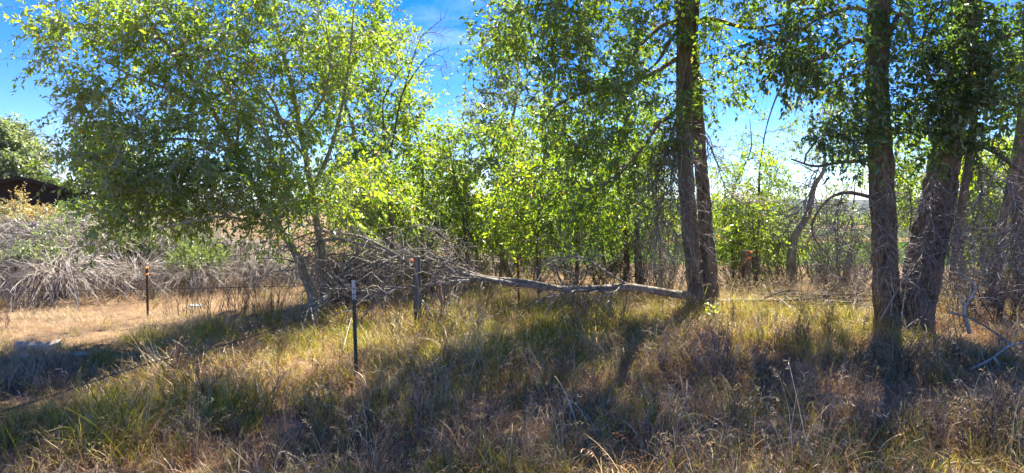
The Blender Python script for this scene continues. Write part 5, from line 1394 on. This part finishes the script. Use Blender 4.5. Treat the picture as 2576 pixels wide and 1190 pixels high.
wt['stalk'] = 0.03 + 0.22 * sstep(0.5, 0.8, nz2(0.9, 6)) + 0.35 * blob(1600, 780, 3, 1.2)
wt['stalk'] *= sstep(20, 14, cy) * (1 - 0.7 * blob(250, 830, 2.8, 1.8))
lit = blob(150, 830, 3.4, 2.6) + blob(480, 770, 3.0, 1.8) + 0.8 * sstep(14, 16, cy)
wt['green'] += (1.4 * blob(1150, 850, 1.6, 1.4) + 0.8 * blob(1350, 820, 1.5, 1.0) + 0.6 * blob(1950, 830, 1.5, 0.9)) * sstep(15, 12.5, cy)
for k in ('green', 'cheat', 'ash', 'stalk', 'scrub'):
    wt[k] = wt[k] * (1 - 0.9 * np.clip(blob(60, 830, 2.6, 2.4) + blob(350, 765, 3.0, 1.3), 0, 1))
W = np.stack([wt[k] for k in kinds], 1)
Wc = np.cumsum(W / W.sum(1, keepdims=True), 1)
pick = (rng.random((len(cx), 1)) > Wc).sum(1)
LBL = {'cheat': 'drooping reddish brown cheatgrass filling the shaded foreground', 'straw': 'short sun bleached straw coloured dry grass', 'green': 'yellow green living grass blades in patches',
       'ash': 'curled ash grey dead grass tufts', 'scrub': 'low dark grey brown twiggy scrub with dry seed heads in the shade', 'stalk': 'taller dry seeding stalks scattered through the grass'}
NM = {'cheat': 'reddish_dry_grass', 'straw': 'straw_grass', 'green': 'green_grass', 'ash': 'grey_dead_grass', 'scrub': 'dry_scrub', 'stalk': 'seeding_stalks'}
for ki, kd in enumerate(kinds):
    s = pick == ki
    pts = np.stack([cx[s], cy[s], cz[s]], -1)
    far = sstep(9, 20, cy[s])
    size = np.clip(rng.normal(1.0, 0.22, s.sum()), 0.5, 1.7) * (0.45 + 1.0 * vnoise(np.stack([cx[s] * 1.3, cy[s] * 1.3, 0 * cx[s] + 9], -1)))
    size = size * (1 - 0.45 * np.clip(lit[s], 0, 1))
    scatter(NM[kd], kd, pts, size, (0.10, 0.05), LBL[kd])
print('tufts', {k: int((pick == i).sum()) for i, k in enumerate(kinds)})

# dark dry weeds by the left shadow edge, and a few single plants
rng = np.random.default_rng(888)
def weed(px, py, h, n, label, mat='twig_dark', spread=0.5):
    p = gp(px, py)
    b = Buf()
    a = rng.random(n) * 6.283
    o = np.stack([np.cos(a), np.sin(a), 0 * a], -1)
    p0 = o * 0.3 * rng.random((n, 1)); d = nrm(o * spread * rng.random((n, 1)) + np.array([0, 0, 1]))
    hh = h * (0.5 + 0.6 * rng.random(n))[:, None]
    Q = bez(p0, p0 + d * hh * 0.3, p0 + d * hh * 0.7, p0 + d * hh, 5) + rng.normal(size=(n, 5, 3)) * 0.012
    tubes(b, Q, 0.004 * np.linspace(1, 0.4, 5)[None, :] * np.ones((n, 1)), S=3)
    for i in range(n): spray(b, Q[i], 6, h * 0.4, spread=0.6, droop=0.0, K=3, r=0.0022, lo=0.3, up=0.6)
    e = empty('dry_weed', p, label, 'weed', 'dark dry weeds along the shadow edge')
    b.obj('stalks', M[mat], e, kind='stuff')
for (px, py, h, n, lab) in [(530, 800, 0.5, 34, 'dark wiry weed at the edge of the sunlit grass below the white board'), (600, 800, 0.55, 40, 'tall dark weed clump right of the white board'), (680, 795, 0.55, 40, 'dark weed clump left of the pale cottonwood stems'),
                            (450, 800, 0.35, 18, 'low dark weed between the rusty post and the white board')]:
    weed(px, py, h, n, lab)
weed(1968, 880, 0.45, 16, 'pale grey dried weed standing in front of the brush pile', 'twig_silver', 0.25)
def sprig(px, py, n, label, mat, ls, h):
    p = gp(px, py); b = Buf()
    a = rng.random(n) * 6.283
    base = np.stack([0.14 * np.cos(a) * rng.random(n), 0.14 * np.sin(a) * rng.random(n), h * rng.random(n)], -1)
    ax = nrm(np.stack([np.cos(a), np.sin(a), 0.6 * rng.random(n)], -1))
    leaves(b, base, ax, nrm(rng.normal(size=(n, 3)) * 0.5 + np.array([0, 0, 1])), ls * (0.6 + 0.7 * rng.random(n)), rng.random(n), 4)
    st_ = Buf(); m = min(8, n)
    q0 = np.zeros((m, 3)); q1 = base[:m] * np.array([1, 1, 1.2])
    tubes(st_, np.stack([q0, (q0 + q1) * 0.5, q1], 1), np.full((m, 3), 0.003), S=3)
    e = empty('green_plant', p, label, 'plant')
    b.obj('leaves', M[mat], e, kind='stuff'); st_.obj('stems', M['twig_live'], e, kind='stuff')
sprig(1790, 812, 60, 'fresh leafy green plant at the foot of the great twin trunk', 'leaf_lime', 0.09, 0.32)
sprig(1615, 945, 5, 'single curled whitish dead leaf standing in the shaded grass', 'leaf_yellow', 0.07, 0.25)

# tree line and hedgerow far down in the valley
rng = np.random.default_rng(900)
def far_trees(name, Y0, Y1, x0, x1, n, h, label, mat):
    b = Buf()
    for i in range(n):
        Yc = rng.uniform(Y0, Y1); xc = rng.uniform(x0, x1) * Yc
        z = float(gz(xc, Yc)); hh = h * rng.uniform(0.6, 1.3); m = 150
        d = rand_dirs(m) * (rng.random((m, 1)) ** 0.4)
        c = np.array([xc, Yc, z + hh * 0.52]) + d * np.array([hh * 0.6, hh * 0.6, hh * 0.5]) * rng.uniform(0.8, 1.2, 3)
        leaves(b, c, rand_dirs(m), rand_dirs(m), hh * rng.uniform(0.14, 0.3, m), np.full(m, rng.random()), 2, wid=1.2)
    return tag(b.obj(name, M[mat]), label, 'trees', kind='stuff')
far_trees('valley_trees', 430, 545, -0.15, 0.75, 130, 9, 'far rows of green trees down in the valley', 'leaf_mid')
far_trees('distant_woods', 1700, 2600, -0.2, 0.8, 170, 12, 'dark woods at the foot of the distant hills', 'leaf_deep')

# the air of the valley
hz = Buf(); box(hz, -13000, 13000, -400, 10500, -60, 260)
hm = bpy.data.materials.new('air'); hm.use_nodes = True
hn = hm.node_tree.nodes; hn.clear()
ho = hn.new('ShaderNodeOutputMaterial'); hv = hn.new('ShaderNodeVolumePrincipled')
hv.inputs['Color'].default_value = (0.80, 0.88, 1.0, 1); hv.inputs['Density'].default_value = 0.000035
hm.node_tree.links.new(hv.outputs[0], ho.inputs['Volume'])
tag(hz.obj('haze', hm), kind='stuff')
